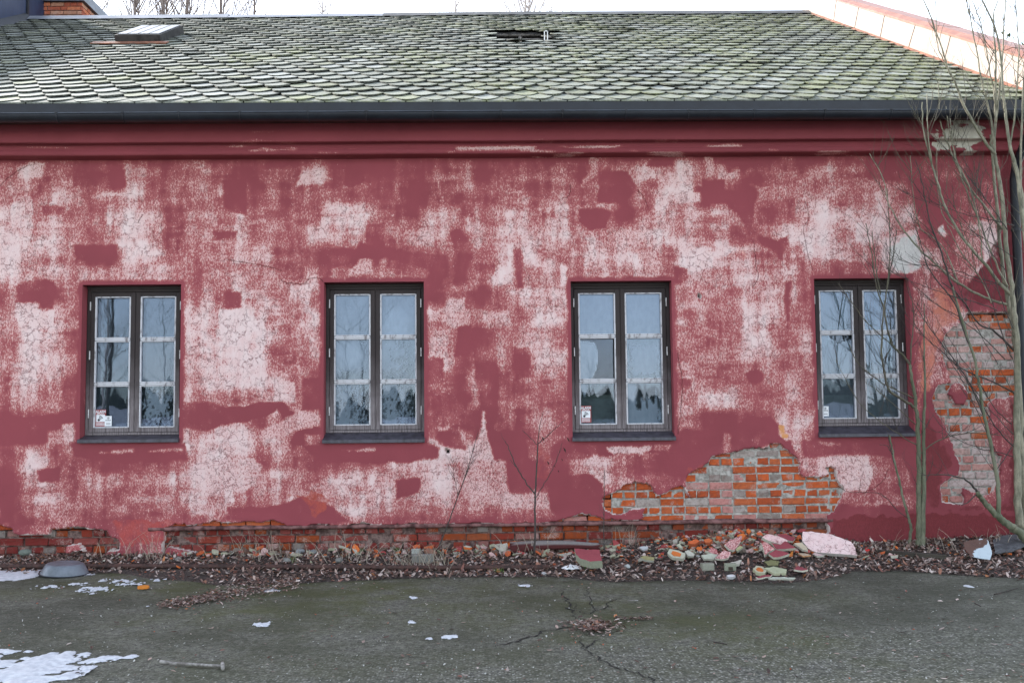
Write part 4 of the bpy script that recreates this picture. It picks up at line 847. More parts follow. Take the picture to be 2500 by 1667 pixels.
# soil strip with heap profile
LIT = [(-500, 1400), (0, 1396), (200, 1400), (330, 1398), (420, 1408), (560, 1418), (640, 1430), (750, 1424), (900, 1418), (1000, 1412), (1250, 1408), (1400, 1410), (1500, 1420), (1700, 1418), (1900, 1424), (2000, 1412), (2080, 1396), (2200, 1394), (2330, 1408), (2420, 1416), (2500, 1420), (2900, 1440)]
lx = np.array([p[0] for p in LIT]); ly = np.array([p[1] for p in LIT])
def lit_edge(x): # world Y of the litter edge at world X
    p = 1250+x*2430/9.4; yy = np.interp(p, lx, ly); return np.array([atz(a, b, 0)[1] for a, b in zip(np.atleast_1d(p), np.atleast_1d(yy))])
def heap(x, y):
    ye = np.interp(x, HX, HY); t = np.clip((y-ye)/(0.02-ye), 0, 1)
    hgt = np.interp(x, [-8, -4, 1.0, 1.7, 2.6, 3.2, 3.7, 4.6, 5.7], [.035, .04, .06, .12, .20, .17, .07, .10, .12])
    return hgt*sstep(0, 1, t)**.9*(.7+.6*fbm(x*2.5, y*2.5, 330))+.006
HX = np.arange(-8.2, 6.3, .1); HY = lit_edge(HX)+.10*(fbm(HX*2.2, HX*0, 340)-.5)
u_ = np.arange(-8.2, 6.2, .05); w_ = np.linspace(0, 1, 22); A, T_ = np.meshgrid(u_, w_); A = A.ravel(); T_ = T_.ravel(); ye = np.interp(A, HX, HY); B = ye+(.10-ye)*T_
Zs = heap(A, B)-.004; Zs[T_ == 0] = -.03; ii = np.arange(len(A)).reshape(len(w_), len(u_))
so_ = mk('soil_strip', np.c_[A, B, Zs], np.stack([ii[:-1, :-1], ii[:-1, 1:], ii[1:, 1:], ii[1:, :-1]], -1).reshape(-1, 4), mat_simple('soil', (.022, .017, .015), (.075, .058, .05), 45, .95, .9, .015), smooth=True); tag(so_, 'dark soil strip along the foot of the wall', 'soil', kind='structure')
# leaf litter
LC = np.array([(.085, .05, .042), (.13, .085, .07), (.19, .14, .12), (.26, .21, .19), (.045, .03, .027), (.11, .05, .04), (.17, .085, .06), (.32, .27, .245), (.24, .10, .045)])
LPb = [.18, .2, .18, .11, .12, .07, .06, .06, .02]
def leaves(name, pts, label, sz=(.022, .055), flat=.35):
    n = len(pts); V_, F_, c_ = [], [], []
    for i in range(n):
        x, y, z = pts[i]; L = RNG.uniform(*sz); Wd = L*RNG.uniform(.35, .6); a = RNG.uniform(0, 6.28); tl, rl = RNG.normal(0, flat, 2); cu = RNG.uniform(-.3, .7)*Wd
        base = np.array([(-L/2*1.1, 0, 0), (-L*.18, Wd/2, cu*.5), (L*.25, Wd*.4, cu*.5), (L/2, 0, RNG.uniform(-.1, .25)*L), (L*.25, -Wd*.4, cu*.5), (-L*.18, -Wd/2, cu*.5), (0, 0, 0)])
        ca, sa = math.cos(a), math.sin(a); q_ = base.copy(); q_[:, 2] += base[:, 0]*math.tan(np.clip(tl, -.9, .9))+base[:, 1]*math.tan(np.clip(rl, -.9, .9))
        q_ = np.c_[q_[:, 0]*ca-q_[:, 1]*sa+x, q_[:, 0]*sa+q_[:, 1]*ca+y, q_[:, 2]-q_[:, 2].min()*.6+z]
        b = len(V_); V_ += list(map(tuple, q_)); F_ += [(b, b+6, b+1), (b+6, b+2, b+1), (b+6, b+3, b+2), (b+6, b+4, b+3), (b+6, b+5, b+4), (b, b+5, b+6)]
        c = LC[RNG.choice(9, p=LPb)]*RNG.uniform(.8, 1.7); c_ += [tuple(c)]*7
    o = mk(name, V_, F_, MTINT, col={'tint': np.array(c_)}); return tag(o, label, 'leaves', kind='stuff')
pts = []
while len(pts) < 15000:
    x = RNG.uniform(-6.6, 5.9); ye = float(np.interp(x, HX, HY)); t = RNG.random()**.9; y = ye-.03+(.05-ye)*t
    if RNG.random() > (1.0 if x > 3.3 else .62 if x > -2.5 else .5): continue
    if 1.5 < x < 3.45 and y > -.85 and RNG.random() < .88: continue
    if x < -2.7 and y < -.62 and RNG.random() < .6: continue
    pts.append((x, y, float(heap(np.array([x]), np.array([y]))[0])+RNG.uniform(0, .012)))
leaves('leaf_litter', pts, 'brown dead leaves strewn along the foot of the wall')
pts = []
for k in range(1500):                                                # blown streak running out over the yard
    t = RNG.random(); P = atz(400+330*t, 1480-62*t+(RNG.normal(0, 5+9*t)), 0); pts.append((P[0]+RNG.normal(0, .03), P[1], .004+RNG.uniform(0, .012)))
leaves('leaf_streak', pts, 'narrow streak of dead leaves blown out over the left of the yard', (.018, .04), .2)
pts = []
for k in range(620):
    r = abs(RNG.normal(0, .5)); a = RNG.uniform(0, 6.28); P = atz(1450+78*r*math.cos(a), 1532+20*r*math.sin(a), 0); pts.append((P[0], P[1], .004+.02*max(0, 1-r)+RNG.uniform(0, .01)))
for k in range(60): P = atz(RNG.uniform(1500, 1600), 1510+RNG.normal(0, 2), 0); pts.append((P[0], P[1], .006))
leaves('leaf_pile', pts, 'small pile of leaves caught on a crack in the asphalt', (.018, .045), .22)
pts = []
for k in range(420):
    x = RNG.uniform(0, 2500); y = 1400+260*RNG.random()**1.3; P = atz(x, y, 0); pts.append((P[0], P[1], .002))
leaves('scattered_leaves', pts, 'single leaves and flakes scattered over the asphalt', (.015, .045), .12)
# chips on asphalt (pale specks)
def chip(mb, x, y, z, r, th, col, top=None, n=6, tilt=.3, az=None):
    a0 = RNG.uniform(0, 6.28); rr_ = r*RNG.uniform(.6, 1.15, n); an = a0+np.sort(RNG.uniform(0, 6.28, n)) if n < 6 else a0+np.arange(n)*6.283/n+RNG.uniform(-.3, .3, n)
    el = RNG.uniform(.5, 1); xx_ = rr_*np.cos(an); yy_ = rr_*np.sin(an)*el; tx, ty = RNG.normal(0, tilt, 2); rot = RNG.uniform(0, 6.28)
    xr = xx_*math.cos(rot)-yy_*math.sin(rot); yr = xx_*math.sin(rot)+yy_*math.cos(rot); zz_ = xr*tx+yr*ty
    T1 = np.c_[x+xr, y+yr, z+zz_+th-zz_.min()*.5]; B1 = np.c_[x+xr*.9, y+yr*.9, z+zz_-zz_.min()*.5]
    b = len(mb.v); mb.v += list(map(tuple, np.vstack([T1, T1, B1]))); mb.f += [tuple(b+i for i in range(n))]+[(b+n+i, b+2*n+i, b+2*n+(i+1) % n, b+n+(i+1) % n) for i in range(n)]
    mb.c += [tuple(top if top is not None else col)]*n+[tuple(col)]*(2*n)
rub = MB(); CHC = [(.48, .12, .03), (.42, .10, .04), (.33, .32, .24), (.38, .36, .30), (.26, .26, .18), (.30, .06, .06), (.45, .30, .28), (.20, .10, .07), (.12, .07, .055), (.15, .12, .10)]
def addr(n, xr, spread, rs, pw=1.0):
    for k in range(n):
        x = RNG.normal(*xr) if len(xr) == 2 else RNG.uniform(xr[0], xr[1]); ye = float(np.interp(x, HX, HY)); y = .0-(RNG.random()**pw)*spread
        if y < ye-.1: continue
        r = RNG.uniform(*rs)*RNG.uniform(.6, 1.3); c = CHC[RNG.integers(0, 10)]; c2 = CHC[RNG.integers(0, 10)] if RNG.random() < .4 else c
        chip(rub, x, y, float(heap(np.array([x]), np.array([y]))[0])+RNG.uniform(-.005, .015), r, r*RNG.uniform(.2, .7), c, c2)
addr(1150, (2.45, .52), .9, (.010, .038), .9); addr(220, (-.2, 1.3, 0), .5, (.012, .05), 1); addr(420, (-4.8, 5.6, 0), 1.0, (.006, .022)); addr(160, (-3.2, .3, 0), .35, (.02, .055), 1.3)
ro = rub.build('rubble', mat_tint('rubble', .9, 50, .3, .6)); tag(ro, 'small brick and render crumbs along the wall foot', 'rubble', kind='stuff')
gv = MB()
for k in range(2600):
    P = atz(RNG.uniform(-50, 2550), 1400+290*RNG.random()**.9, 0); r = .0018+.006*RNG.random()**3; c = [(.24, .24, .22), (.38, .38, .36), (.2, .18, .15), (.30, .09, .05)][RNG.choice(4, p=[.45, .3, .2, .05])]; chip(gv, P[0], P[1], -.004, r, r*.5, c)
tag(gv.build('grit', MTINT), 'pale grit and pebbles on the asphalt', 'grit', kind='stuff')
# ---- cracks in the asphalt
def crack(pl, wd, name='asphalt_crack'):
    P = smoothline([atz(a, b, 0) for a, b in pl], 7); V_ = []
    for i, p in enumerate(P):
        d = P[min(i+1, len(P)-1)]-P[max(i-1, 0)]; nn = np.array([-d[1], d[0], 0]); nn /= np.linalg.norm(nn)+1e-9; j = RNG.normal(0, .014, 2); ww = wd*RNG.uniform(.4, 1.3)*(.3+.7*math.sin(math.pi*min(max(i/(len(P)-1), .04), .96)))
        c = p+np.array([j[0], j[1], 0]); V_ += [c-nn*ww, c+nn*ww]
    V_ = [(a, b, gz_at(a, b)+.0045) for a, b, _ in V_]
    return mk(name, V_, [(2*i, 2*i+2, 2*i+3, 2*i+1) for i in range(len(P)-1)], MCRK)
MCRK = mat_simple('crack', (.008, .008, .007), (.025, .022, .02), 60, .95, .2)
for i, (pl, wd) in enumerate([([(1368, 1438), (1380, 1455), (1387, 1475), (1385, 1482), (1400, 1492), (1410, 1510)], .009), ([(1435, 1430), (1437, 1450), (1447, 1480), (1450, 1492)], .005), ([(1400, 1470), (1415, 1490), (1440, 1495), (1480, 1480), (1500, 1462), (1530, 1455)], .006), ([(1200, 1578), (1260, 1565), (1310, 1548), (1370, 1532), (1390, 1530)], .009), ([(1415, 1555), (1425, 1575), (1450, 1600), (1500, 1625), (1560, 1642), (1610, 1672), (1640, 1690)], .007), ([(1428, 1582), (1445, 1570), (1468, 1556)], .007), ([(30, 1443), (110, 1434), (180, 1428), (235, 1422)], .006)]):
    tag(crack(pl, wd), 'dark crack across the asphalt', 'crack', kind='structure')
# ---- snow
def snow(name, blobs, label, seed, thr=.5):
    V_, F_ = [], []
    for (cx_, cy_, rx, ry_, dens) in blobs:
        P0 = atz(cx_, cy_, 0); sc = (cy_-1000)/2430/1.48; mx = rx/2430/sc*1.0*.0+rx*(P0[1]+10.35)/2430; my = abs(atz(cx_, cy_-ry_, 0)[1]-atz(cx_, cy_+ry_, 0)[1])/2
        st = .012 if mx > .15 else .004; X_ = np.arange(-mx*1.3, mx*1.3, st); Y_ = np.arange(-my*1.3, my*1.3, st); a, b = np.meshgrid(X_, Y_); sh = a.shape; a = a.ravel(); b = b.ravel()
        fld = 1-np.hypot(a/mx, b/my)+(fbm((a+P0[0])*(9 if mx > .15 else 26), (b+P0[1])*(6 if mx > .15 else 18), seed, 5)-thr)*dens; hgt = np.clip(fld, 0, 1)**.5*(.018 if mx > .15 else .008)
        ii = np.arange(len(a)).reshape(sh); f = np.stack([ii[:-1, :-1], ii[:-1, 1:], ii[1:, 1:], ii[1:, :-1]], -1).reshape(-1, 4); f = f[(fld[f] > 0).any(1)]
        if not len(f): continue
        us = np.unique(f); rm_ = -np.ones(len(a), int); rm_[us] = np.arange(len(us)); base = len(V_)
        V_ += list(zip(a[us]+P0[0], b[us]+P0[1], hgt[us]-.003)); F_.append(rm_[f]+base)
    o = mk(name, V_, np.vstack(F_), MSNOW, smooth=True); return tag(o, label, 'snow', kind='stuff')
snow('snow_patch', [(20, 1402, 95, 11, 1.6), (205, 1401, 22, 2.5, 3), (-120, 1410, 90, 16, 1.5)], 'thin snow patch against the wall foot beside the upturned basin', 400)
snow('snow_patch', [(190, 1426, 26, 3, 9), (235, 1438, 34, 5, 9), (285, 1417, 32, 4, 9), (385, 1414, 16, 3, 8), (225, 1447, 10, 3, 3), (320, 1424, 24, 3, 9), (120, 1432, 30, 3, 9)], 'broken snow flecks on the asphalt right of the basin', 410, .60)
snow('snow_patch', [(20, 1640, 150, 36, 2.2), (150, 1612, 70, 20, 3), (235, 1610, 32, 9, 2), (265, 1604, 30, 5, 2), (320, 1602, 18, 5, 1.5), (215, 1627, 18, 5, 1.5), (0, 1590, 80, 5, 3), (90, 1655, 70, 6, 3)], 'melting snow patch in the lower left corner of the yard', 420, .5)
for (cx_, cy_, rx, ry_, lb_) in [(662, 1440, 20, 5, 'white snow scrap below the leaf streak'), (640, 1522, 18, 6, 'white snow scrap left of the middle of the yard'), (1011, 1458, 12, 5, 'white snow scrap near the litter edge, below the second window'), (1008, 1518, 12, 5, 'white snow scrap in the middle of the yard'), (1103, 1552, 22, 6, 'slanting white snow scrap nearest the middle crack'), (1049, 1557, 8, 3, 'tiny white snow dot beside the slanting scrap'), (1281, 1428, 14, 4, 'white snow scrap at the litter edge between the saplings'), (361, 1478, 6, 3, 'tiny snow dot above the left end of the leaf streak'), (2362, 1430, 10, 4, 'white scrap on the right of the yard below the rusty sheet')]:
    o = snow('snow_scrap', [(cx_, cy_, rx*.9, ry_*.8, 3.4)], lb_, int(cx_), .56); o['kind'] = 'stuff'

# ================================================================ THINGS AT THE WALL FOOT
def slab(name, pts, anchor, normal, th, mat, label, cat, col=None, side=None, group=None, sub=True):
    """outline traced in photo pixels laid on a tilted plane through its own place, with real thickness"""
    n_ = np.array(normal, float); n_ /= np.linalg.norm(n_); p0 = np.array(anchor, float)
    P = [atp(a, b, p0, n_) for a, b in pts]; out = []
    for i in range(len(P)):
        a, b = P[i], P[(i+1) % len(P)]; L = np.linalg.norm(b-a); k = max(1, int(L/.03))
        for j in range(k): out.append(a+(b-a)*j/k+(RNG.normal(0, .0022, 3) if j else 0))
    P = np.array(out); c0 = P.mean(0); P -= c0; n = len(P); Q = P-n_*th; R_ = P*.5+RNG.normal(0, .001, P.shape)
    V_ = np.vstack([P, R_, [[0, 0, 0]], P*1.0, Q]); F_ = []
    for i in range(n):
        j = (i+1) % n; F_ += [(i, j, n+j, n+i), (n+i, n+j, 2*n), (2*n+1+j, 2*n+1+i, 3*n+1+i, 3*n+1+j)]
    F_.append(tuple(range(3*n+1, 4*n+1))[::-1])
    top = np.array(col if col is not None else (.3, .3, .3))[:3]; sd_ = np.array(side if side is not None else top)
    cc_ = np.vstack([np.tile(top, (2*n+1, 1)), np.tile(sd_, (2*n, 1))])
    fl = {'wear': np.r_[np.full(2*n+1, float(col[3]) if col is not None and len(col) > 3 else .5), np.zeros(2*n)]}
    if mat is MP: cc_ = np.vstack([np.tile((.4, .3, .3, 0), (2*n+1, 1)), np.tile((*sd_[:3], 1), (2*n, 1))])
    else: cc_ = cc_[:, :3]
    o = mk(name, V_, F_, mat, None, None, col={'tint': cc_}, fl=fl); o.location = c0; return tag(o, label, cat, group)
def z5(x, y): return (1400+x/3.36, 1050+y/3.36)
GR = 'fallen plaster and brick pieces in the rubble heap'
MRB = mat_tint('render_piece', .9, 45, .35, .6)
def pl(pts): return [z5(*p) for p in pts]
def gpt(px_, py_, up=0.):
    d = ray(px_, py_); yy = np.arange(-4., .0, .008); P = CAM[None]+d[None]*((yy-CAM[1])/d[1])[:, None]; hz = heap(P[:, 0], P[:, 1])+up
    k = np.argmax(P[:, 2] <= hz) if (P[:, 2] <= hz).any() else len(yy)-1
    if not (P[:, 2] <= hz).any(): P[k, 2] = min(P[k, 2], hz[k]+.02)
    return P[k]
slab('plaster_slab', [(1960, 1297), (1959, 1318), (1972, 1337), (1990, 1347), (2030, 1350), (2060, 1352), (2093, 1355), (2088, 1337), (2078, 1322), (2052, 1312), (2030, 1304), (2001, 1300), (1980, 1296)], gpt(2020, 1354, .03), (0, -.60, .80), .035, MP, 'largest fallen slab, long white and pink plaster leaning on the rubble', 'plaster slab', (.3, .3, .3, .86), (.36, .33, .30))
SL_ = [
 ([(1548, 875), (1590, 850), (1680, 868), (1760, 905), (1700, 935), (1620, 910)], .72, 'pink and white plaster piece, topmost in the heap left of the large slab', .03),
 ([(1620, 922), (1700, 938), (1735, 908), (1822, 962), (1740, 972), (1670, 975)], .03, 'dark red plaster piece under the topmost pink one', .025),
 ([(1542, 922), (1575, 915), (1652, 970), (1600, 1000), (1572, 1022), (1560, 970)], .5, 'red and white plaster piece standing left of the dark red ones', .03),
 ([(1600, 1012), (1660, 978), (1772, 1010), (1700, 1035), (1640, 1040)], .08, 'dark red plaster piece lowest of the red stack', .025),
 ([(1240, 935), (1275, 905), (1375, 862), (1385, 872), (1360, 930), (1322, 982), (1280, 975)], .55, 'plaster piece with a torn white and red face, left end of the red pieces', .02),
 ([(1100, 990), (1130, 958), (1175, 975), (1192, 1018), (1140, 1010)], .45, 'small pink plaster piece left of the torn one', .02),
 ([(1160, 1048), (1185, 1025), (1235, 985), (1292, 998), (1270, 1045), (1210, 1055)], .6, 'pink white plaster piece below the small pink one', .02),
 ([(1660, 850), (1740, 850), (1822, 880), (1800, 910), (1760, 900), (1680, 866)], .1, 'brownish red plaster piece at the back of the heap', .02),
 ([(1808, 1140), (1842, 1106), (1925, 1140), (1880, 1150)], .03, 'flat red plaster triangle in front of the heap', .015),
 ([(1495, 1200), (1560, 1185), (1632, 1180), (1600, 1200), (1520, 1212)], .05, 'thin red plaster sliver at the front edge of the heap', .012)]
for i, (p, wv, lb_, th) in enumerate(SL_):
    c = np.mean(pl(p), 0); yb = max(q_[1] for q_ in pl(p)); g0 = gpt(c[0], yb+3, .05); n_ = (random.uniform(-.25, .25), -.42-.25*random.random(), 1) if i < 8 else (.05, -.06, 1)
    slab('plaster_piece', pl(p), g0, n_, th, MP, lb_, 'plaster piece', (.3, .3, .3, wv), (.34, .33, .27), GR)
SR_ = [
 ([(770, 1005), (790, 968), (862, 985), (918, 1010), (900, 1052), (810, 1040)], (.36, .36, .28), (.33, .32, .26), 'pale render piece with an orange brick face stuck on it', .03),
 ([(916, 990), (940, 982), (995, 1015), (985, 1032), (940, 1028)], (.38, .37, .31), (.3, .3, .25), 'small pale render piece right of the orange faced one', .02),
 ([(1050, 1022), (1130, 1010), (1185, 1020), (1150, 1058), (1070, 1052)], (.36, .37, .30), (.3, .3, .25), 'pale flat render piece left of the pink white one', .02),
 ([(1330, 975), (1365, 945), (1392, 955), (1345, 990)], (.30, .30, .16), (.26, .26, .2), 'mossy render piece in the middle of the heap', .02),
 ([(1812, 925), (1870, 918), (1912, 955), (1925, 985), (1880, 975)], (.42, .36, .26), (.36, .34, .28), 'pale orange render piece left of the large slab', .02),
 ([(845, 940), (870, 925), (898, 965), (875, 965)], (.34, .35, .26), (.3, .3, .25), 'small pale render piece at the back left of the heap', .02),
 ([(540, 960), (560, 950), (612, 952), (606, 975), (570, 980)], (.36, .37, .38), (.3, .3, .3), 'grey white render flake left of the heap', .015),
 ([(548, 1040), (580, 1025), (665, 1040), (660, 1068), (590, 1062)], (.22, .20, .10), (.3, .3, .25), 'brown mossy render piece below the grey white flake', .02),
 ([(940, 910), (1000, 895), (1035, 905), (1000, 932), (950, 930)], (.44, .10, .035), (.34, .09, .04), 'orange brick fragment at the foot of the wall', .04),
 ([(1340, 860), (1395, 842), (1412, 862), (1390, 895), (1360, 885)], (.46, .12, .03), (.34, .09, .04), 'bright orange brick fragment under the ledge', .04),
 ([(1068, 895), (1110, 885), (1140, 900), (1115, 920), (1080, 918)], (.42, .11, .04), (.34, .09, .04), 'orange brick lump right of the wall foot fragment', .04),
 ([(1562, 1075), (1640, 1062), (1690, 1075), (1680, 1105), (1600, 1108)], (.17, .17, .08), (.05, .05, .03), 'green mossy block at the front of the heap', .05),
 ([(1472, 1135), (1500, 1108), (1548, 1115), (1585, 1150), (1570, 1170), (1500, 1160)], (.40, .39, .28), (.3, .3, .2), 'pale render piece with an orange core at the front', .03),
 ([(1565, 1130), (1640, 1115), (1750, 1140), (1745, 1170), (1640, 1172)], (.34, .36, .24), (.3, .3, .2), 'wide pale green render flake at the front of the heap', .02),
 ([(1600, 1212), (1640, 1200), (1820, 1206), (1800, 1218), (1650, 1218)], (.36, .38, .32), (.3, .3, .25), 'long pale render splinter on the asphalt edge', .012),
 ([(1245, 1110), (1290, 1082), (1380, 1062), (1360, 1095), (1300, 1110)], (.42, .40, .34), (.3, .3, .25), 'pale render piece lying on the hollow grey block', .02),
 ([(1785, 1000), (1800, 980), (1800, 1015), (1770, 1020)], (.46, .17, .03), (.36, .12, .04), 'ochre orange chip right of the red stack', .02),
 ([(1840, 1005), (1900, 1008), (1950, 1022), (1880, 1028)], (.38, .30, .22), (.38, .2, .1), 'flat orange edged flake under the large slab', .012),
 ([(1960, 1010), (1990, 1000), (2055, 1025), (2000, 1030)], (.48, .36, .34), (.3, .3, .25), 'pale pink flake at the foot of the large slab', .015),
 ([(1255, 1190), (1300, 1180), (1330, 1190), (1310, 1202), (1270, 1202)], (.50, .50, .50), (.3, .3, .3), 'white chip on the asphalt in front of the hollow block', .02)]
for i, (p, ct, cs, lb_, th) in enumerate(SR_):
    c = np.mean(pl(p), 0); yb = max(q_[1] for q_ in pl(p)); g0 = gpt(c[0], yb+2, .045); n_ = (random.uniform(-.2, .2), -.35-.3*random.random(), 1) if i < 11 else (.04, -.08, 1)
    o = slab('render_piece', pl(p), g0, n_, th, MRB, lb_, 'rubble piece', ct, cs, GR)
    if i in (0, 12):
        q_ = np.array(pl(p)); cc_ = q_.mean(0); sc_ = cc_+(q_-cc_)*.55; n2_ = np.array(n_)/np.linalg.norm(n_)
        P = np.array([atp(a, b, g0+n2_*.004, n2_) for a, b in sc_]); k_ = MB(); nn = len(P); k_.add(list(P)+list(P-n2_*.006), [tuple(range(nn))[::-1]]+[(i2, (i2+1) % nn, (i2+1) % nn+nn, i2+nn) for i2 in range(nn)], (.46, .13, .035)); k_.build('brick_face', MRB, o)
def block(name, px0, px1, pyb, h, d, mat, label, cat, col, rz=0, hollow=False, tilt=0):
    a, b = gpt(px0, pyb), gpt(px1, pyb); L = abs(b[0]-a[0]); c = (a+b)/2; k_ = MB(); k_.box(-L/2, L/2, 0, d, 0, h, col, .008, .004)
    if hollow: k_.box(-L*.2, L*.2, -.003, .05, h*.15, h*.6, (.05, .04, .03))
    o = k_.build(name, mat); o.location = c; o.rotation_euler = (tilt, 0, rz); return tag(o, label, cat)
block('concrete_block', 1714, 1746, 1394, .065, .07, MRB, 'small grey block at the left front of the heap', 'block', (.20, .20, .16), .1)
block('concrete_block', 1770, 1798, 1394, .065, .07, MRB, 'small grey block with a hollow, under a pale flake', 'block', (.20, .21, .16), -.1, True)
block('stone_block', 1006, 1058, 1376, .085, .10, MRB, 'grey cut stone half sunk in the litter below the second window', 'stone', (.15, .15, .14), .05)
block('stone_block', 1004, 1024, 1358, .07, .06, MRB, 'small grey stone on the cut stone, mossy', 'stone', (.25, .26, .24), -.2)
def rock(px_, py_, r, col, label, sq=.6):
    p = gpt(px_, py_); bm_ = bmesh.new(); bmesh.ops.create_icosphere(bm_, subdivisions=2, radius=1); V_ = np.array([tuple(v.co) for v in bm_.verts]); F_ = [tuple(v.index for v in f.verts) for f in bm_.faces]; bm_.free()
    V_ *= (1+.28*(fbm(V_[:, 0]*1.7+px_, V_[:, 1]*1.7+V_[:, 2], 500)-.5)[:, None]*2); V_ *= np.array([r, r*.8, r*sq]); V_[:, 2] += r*sq*.6
    o = mk('stone', V_, F_, MRB, col={'tint': np.tile(col, (len(V_), 1))}); o.location = p; o.rotation_euler[2] = px_; return tag(o, label, 'stone', 'stones in the litter')
for a_ in [(733, 1352, .055, (.20, .21, .21), 'bluish grey stone, largest of the group left of the second window'), (765, 1352, .05, (.17, .18, .18), 'grey stone right beside the bluish one'), (700, 1372, .045, (.16, .16, .15), 'grey stone below the bluish one'), (828, 1372, .05, (.15, .15, .14), 'dark stone in the litter under the second window'), (890, 1390, .035, (.25, .24, .22), 'flat pale stone on the rusty pipe'), (973, 1370, .03, (.22, .23, .23), 'small pale grey stone beside the cut stone'), (1532, 1386, .035, (.33, .34, .33), 'light grey stone left of the rubble heap'), (1582, 1384, .022, (.48, .46, .44), 'small white stone left of the rubble heap'), (1708, 1350, .028, (.42, .42, .40), 'round pale stone in the middle of the rubble heap'), (1703, 1360, .022, (.40, .40, .38), 'smaller round pale stone below the other'), (60, 1345, .06, (.13, .15, .13), 'mossy stone against the wall at the left edge'), (435, 1368, .04, (.16, .15, .14), 'brown grey stone where the bare brick starts'), (2488, 1350, .04, (.24, .14, .11), 'brown stone in the leaves at the right edge'), (2470, 1345, .02, (.2, .15, .12), 'small brown stone beside the brown stone at right'), (1328, 1403, .03, (.30, .30, .30), 'flat light stone at the litter edge by the sapling')]: rock(*a_)
# red plaster wedge
o = slab('plaster_block', [(1402, 1338), (1440, 1341), (1463, 1341), (1470, 1368), (1440, 1370), (1420, 1364), (1406, 1352)], gpt(1440, 1376, .10), (-.12, -.45, 1), .075, MP, 'thick red painted plaster wedge between pipe and rubble', 'plaster block', (.3, .3, .3, .06), (.22, .23, .17))
# fallen half round clay or iron shell
k_ = MB(); a, b = gpt(1246, 1352), gpt(1462, 1346); n = 12; V_ = []
for i in range(15):
    t = i/14; c = a*(1-t)+b*t+np.array([0, -.02, .045+.02*math.sin(t*3.1)]); R_ = .085*(1-.45*t)
    for rr2 in (R_, R_-.014):
        for j in range(n): an = math.radians(-20+215*j/(n-1)); V_.append((c[0]+.01*math.sin(j*2+i), c[1]-rr2*math.cos(an), c[2]+rr2*math.sin(an)*.9))
F_ = []
for i in range(14):
    o0, o1 = i*2*n, (i+1)*2*n
    for j in range(n-1): F_ += [(o0+j, o1+j, o1+j+1, o0+j+1), (o0+n+j, o0+n+j+1, o1+n+j+1, o1+n+j)]
    F_ += [(o0, o0+n, o1+n, o1), (o0+n-1, o1+n-1, o1+2*n-1, o0+2*n-1)]
F_ += [(j, j+1, n+j+1, n+j) for j in range(n-1)]
cV = np.array(V_); tc = np.where((cV[:, 2] > np.interp(cV[:, 0], [a[0], b[0]], [a[2]+.112, b[2]+.075]))[:, None], (.17, .155, .15), (.060, .016, .016))
tag(mk('gutter_shell', V_, F_, MRB, col={'tint': tc}, smooth=True), 'broken half round shell, dark red side and grey top, behind the sapling', 'gutter piece')
# rusty pipe along the wall
k_ = MB(); P = [gpt(x, y) for x, y in ((-420, 1392), (0, 1387), (330, 1386), (700, 1388), (1050, 1390), (1340, 1389))]; P = [(p[0], p[1]-.03, p[2]+.022) for p in P]; k_.tube(smoothline(P, 5), .023, 10)
tag(k_.build('rusty_pipe', mat_simple('rusty_pipe', (.028, .017, .015), (.065, .032, .026), 18, .8, .3), smooth=True), 'long thin rusty brown pipe lying along the wall foot', 'pipe')
# upturned basin
p = gpt(146, 1404); k_ = MB(); bx_, by_ = (232-92)/2/2430*9.2*.78, .0; rad = 57/2430*9.15; prf = [(1.03, 0), (1.0, .004), (.98, .012), (.86, .055), (.78, .085), (.70, .094), (.4, .090), (0, .088)]; V_ = []; n = 40
for (r_, z_) in prf[:-1]:
    for j in range(n): an = 6.2832*j/n; V_.append((rad*r_*math.cos(an), rad*r_*math.sin(an)*.92, z_))
V_.append((0, 0, .088)); F_ = [(i*n+j, i*n+(j+1) % n, (i+1)*n+(j+1) % n, (i+1)*n+j) for i in range(len(prf)-2) for j in range(n)]+[((len(prf)-2)*n+j, (len(prf)-2)*n+(j+1) % n, len(V_)-1) for j in range(n)]
F_ += [tuple(range(n))[::-1]]
o = mk('basin', V_, F_, mat_simple('enamel', (.07, .085, .10), (.13, .15, .18), 6, .45, .15, spec=.5), smooth=True); o.location = (p[0], p[1]+.1, .008); o.rotation_euler = (.04, .05, 0); tag(o, 'upturned grey blue enamel basin on the snow at left', 'basin')
k_ = MB(); k_.tube([(rad*1.03*math.cos(t), rad*1.03*.92*math.sin(t), .004) for t in np.linspace(0, 6.2832, 40)], .006, 6); k_.build('rim', MGUT, o, loc=None); o.children[0].data.transform(Matrix.Translation(Vector(o.location)))
# orange lid, stick, white cloth, sheets, plank
def disc(px_, py_, r, col, name, label, cat, th=.012):
    p = atz(px_, py_, 0); k_ = MB(); n = 18; V_ = [(r*s*math.cos(6.283*j/n)*(1+.05*math.sin(3*j)), r*s*math.sin(6.283*j/n), z) for (s, z) in ((1, 0), (1, th), (.85, th*1.2)) for j in range(n)]
    k_.add(V_, [(i*n+j, i*n+(j+1) % n, (i+1)*n+(j+1) % n, (i+1)*n+j) for i in range(2) for j in range(n)]+[tuple(range(2*n, 3*n))], col); o = k_.build(name, MRB); o.location = (p[0], p[1], .002); return tag(o, label, cat)
disc(350, 1436, .048, (.48, .17, .03), 'orange_disc', 'small orange disc lying on the asphalt at left', 'disc', .018)
def stick(name, pts, r0, r1, label, mat, cat='stick', z=.012):
    P = smoothline([np.array(atz(a, b, z)) for a, b in pts], 4); k_ = MB(); k_.tube(P, np.linspace(r0, r1, len(P)), 6); return tag(k_.build(name, mat, smooth=True), label, cat)
MSTK2 = mat_simple('grey_stick', (.12, .11, .10), (.28, .27, .255), 25, .9, .4); MTWG = mat_simple('dark_twig', (.02, .016, .014), (.05, .04, .035), 25, .9, .4)
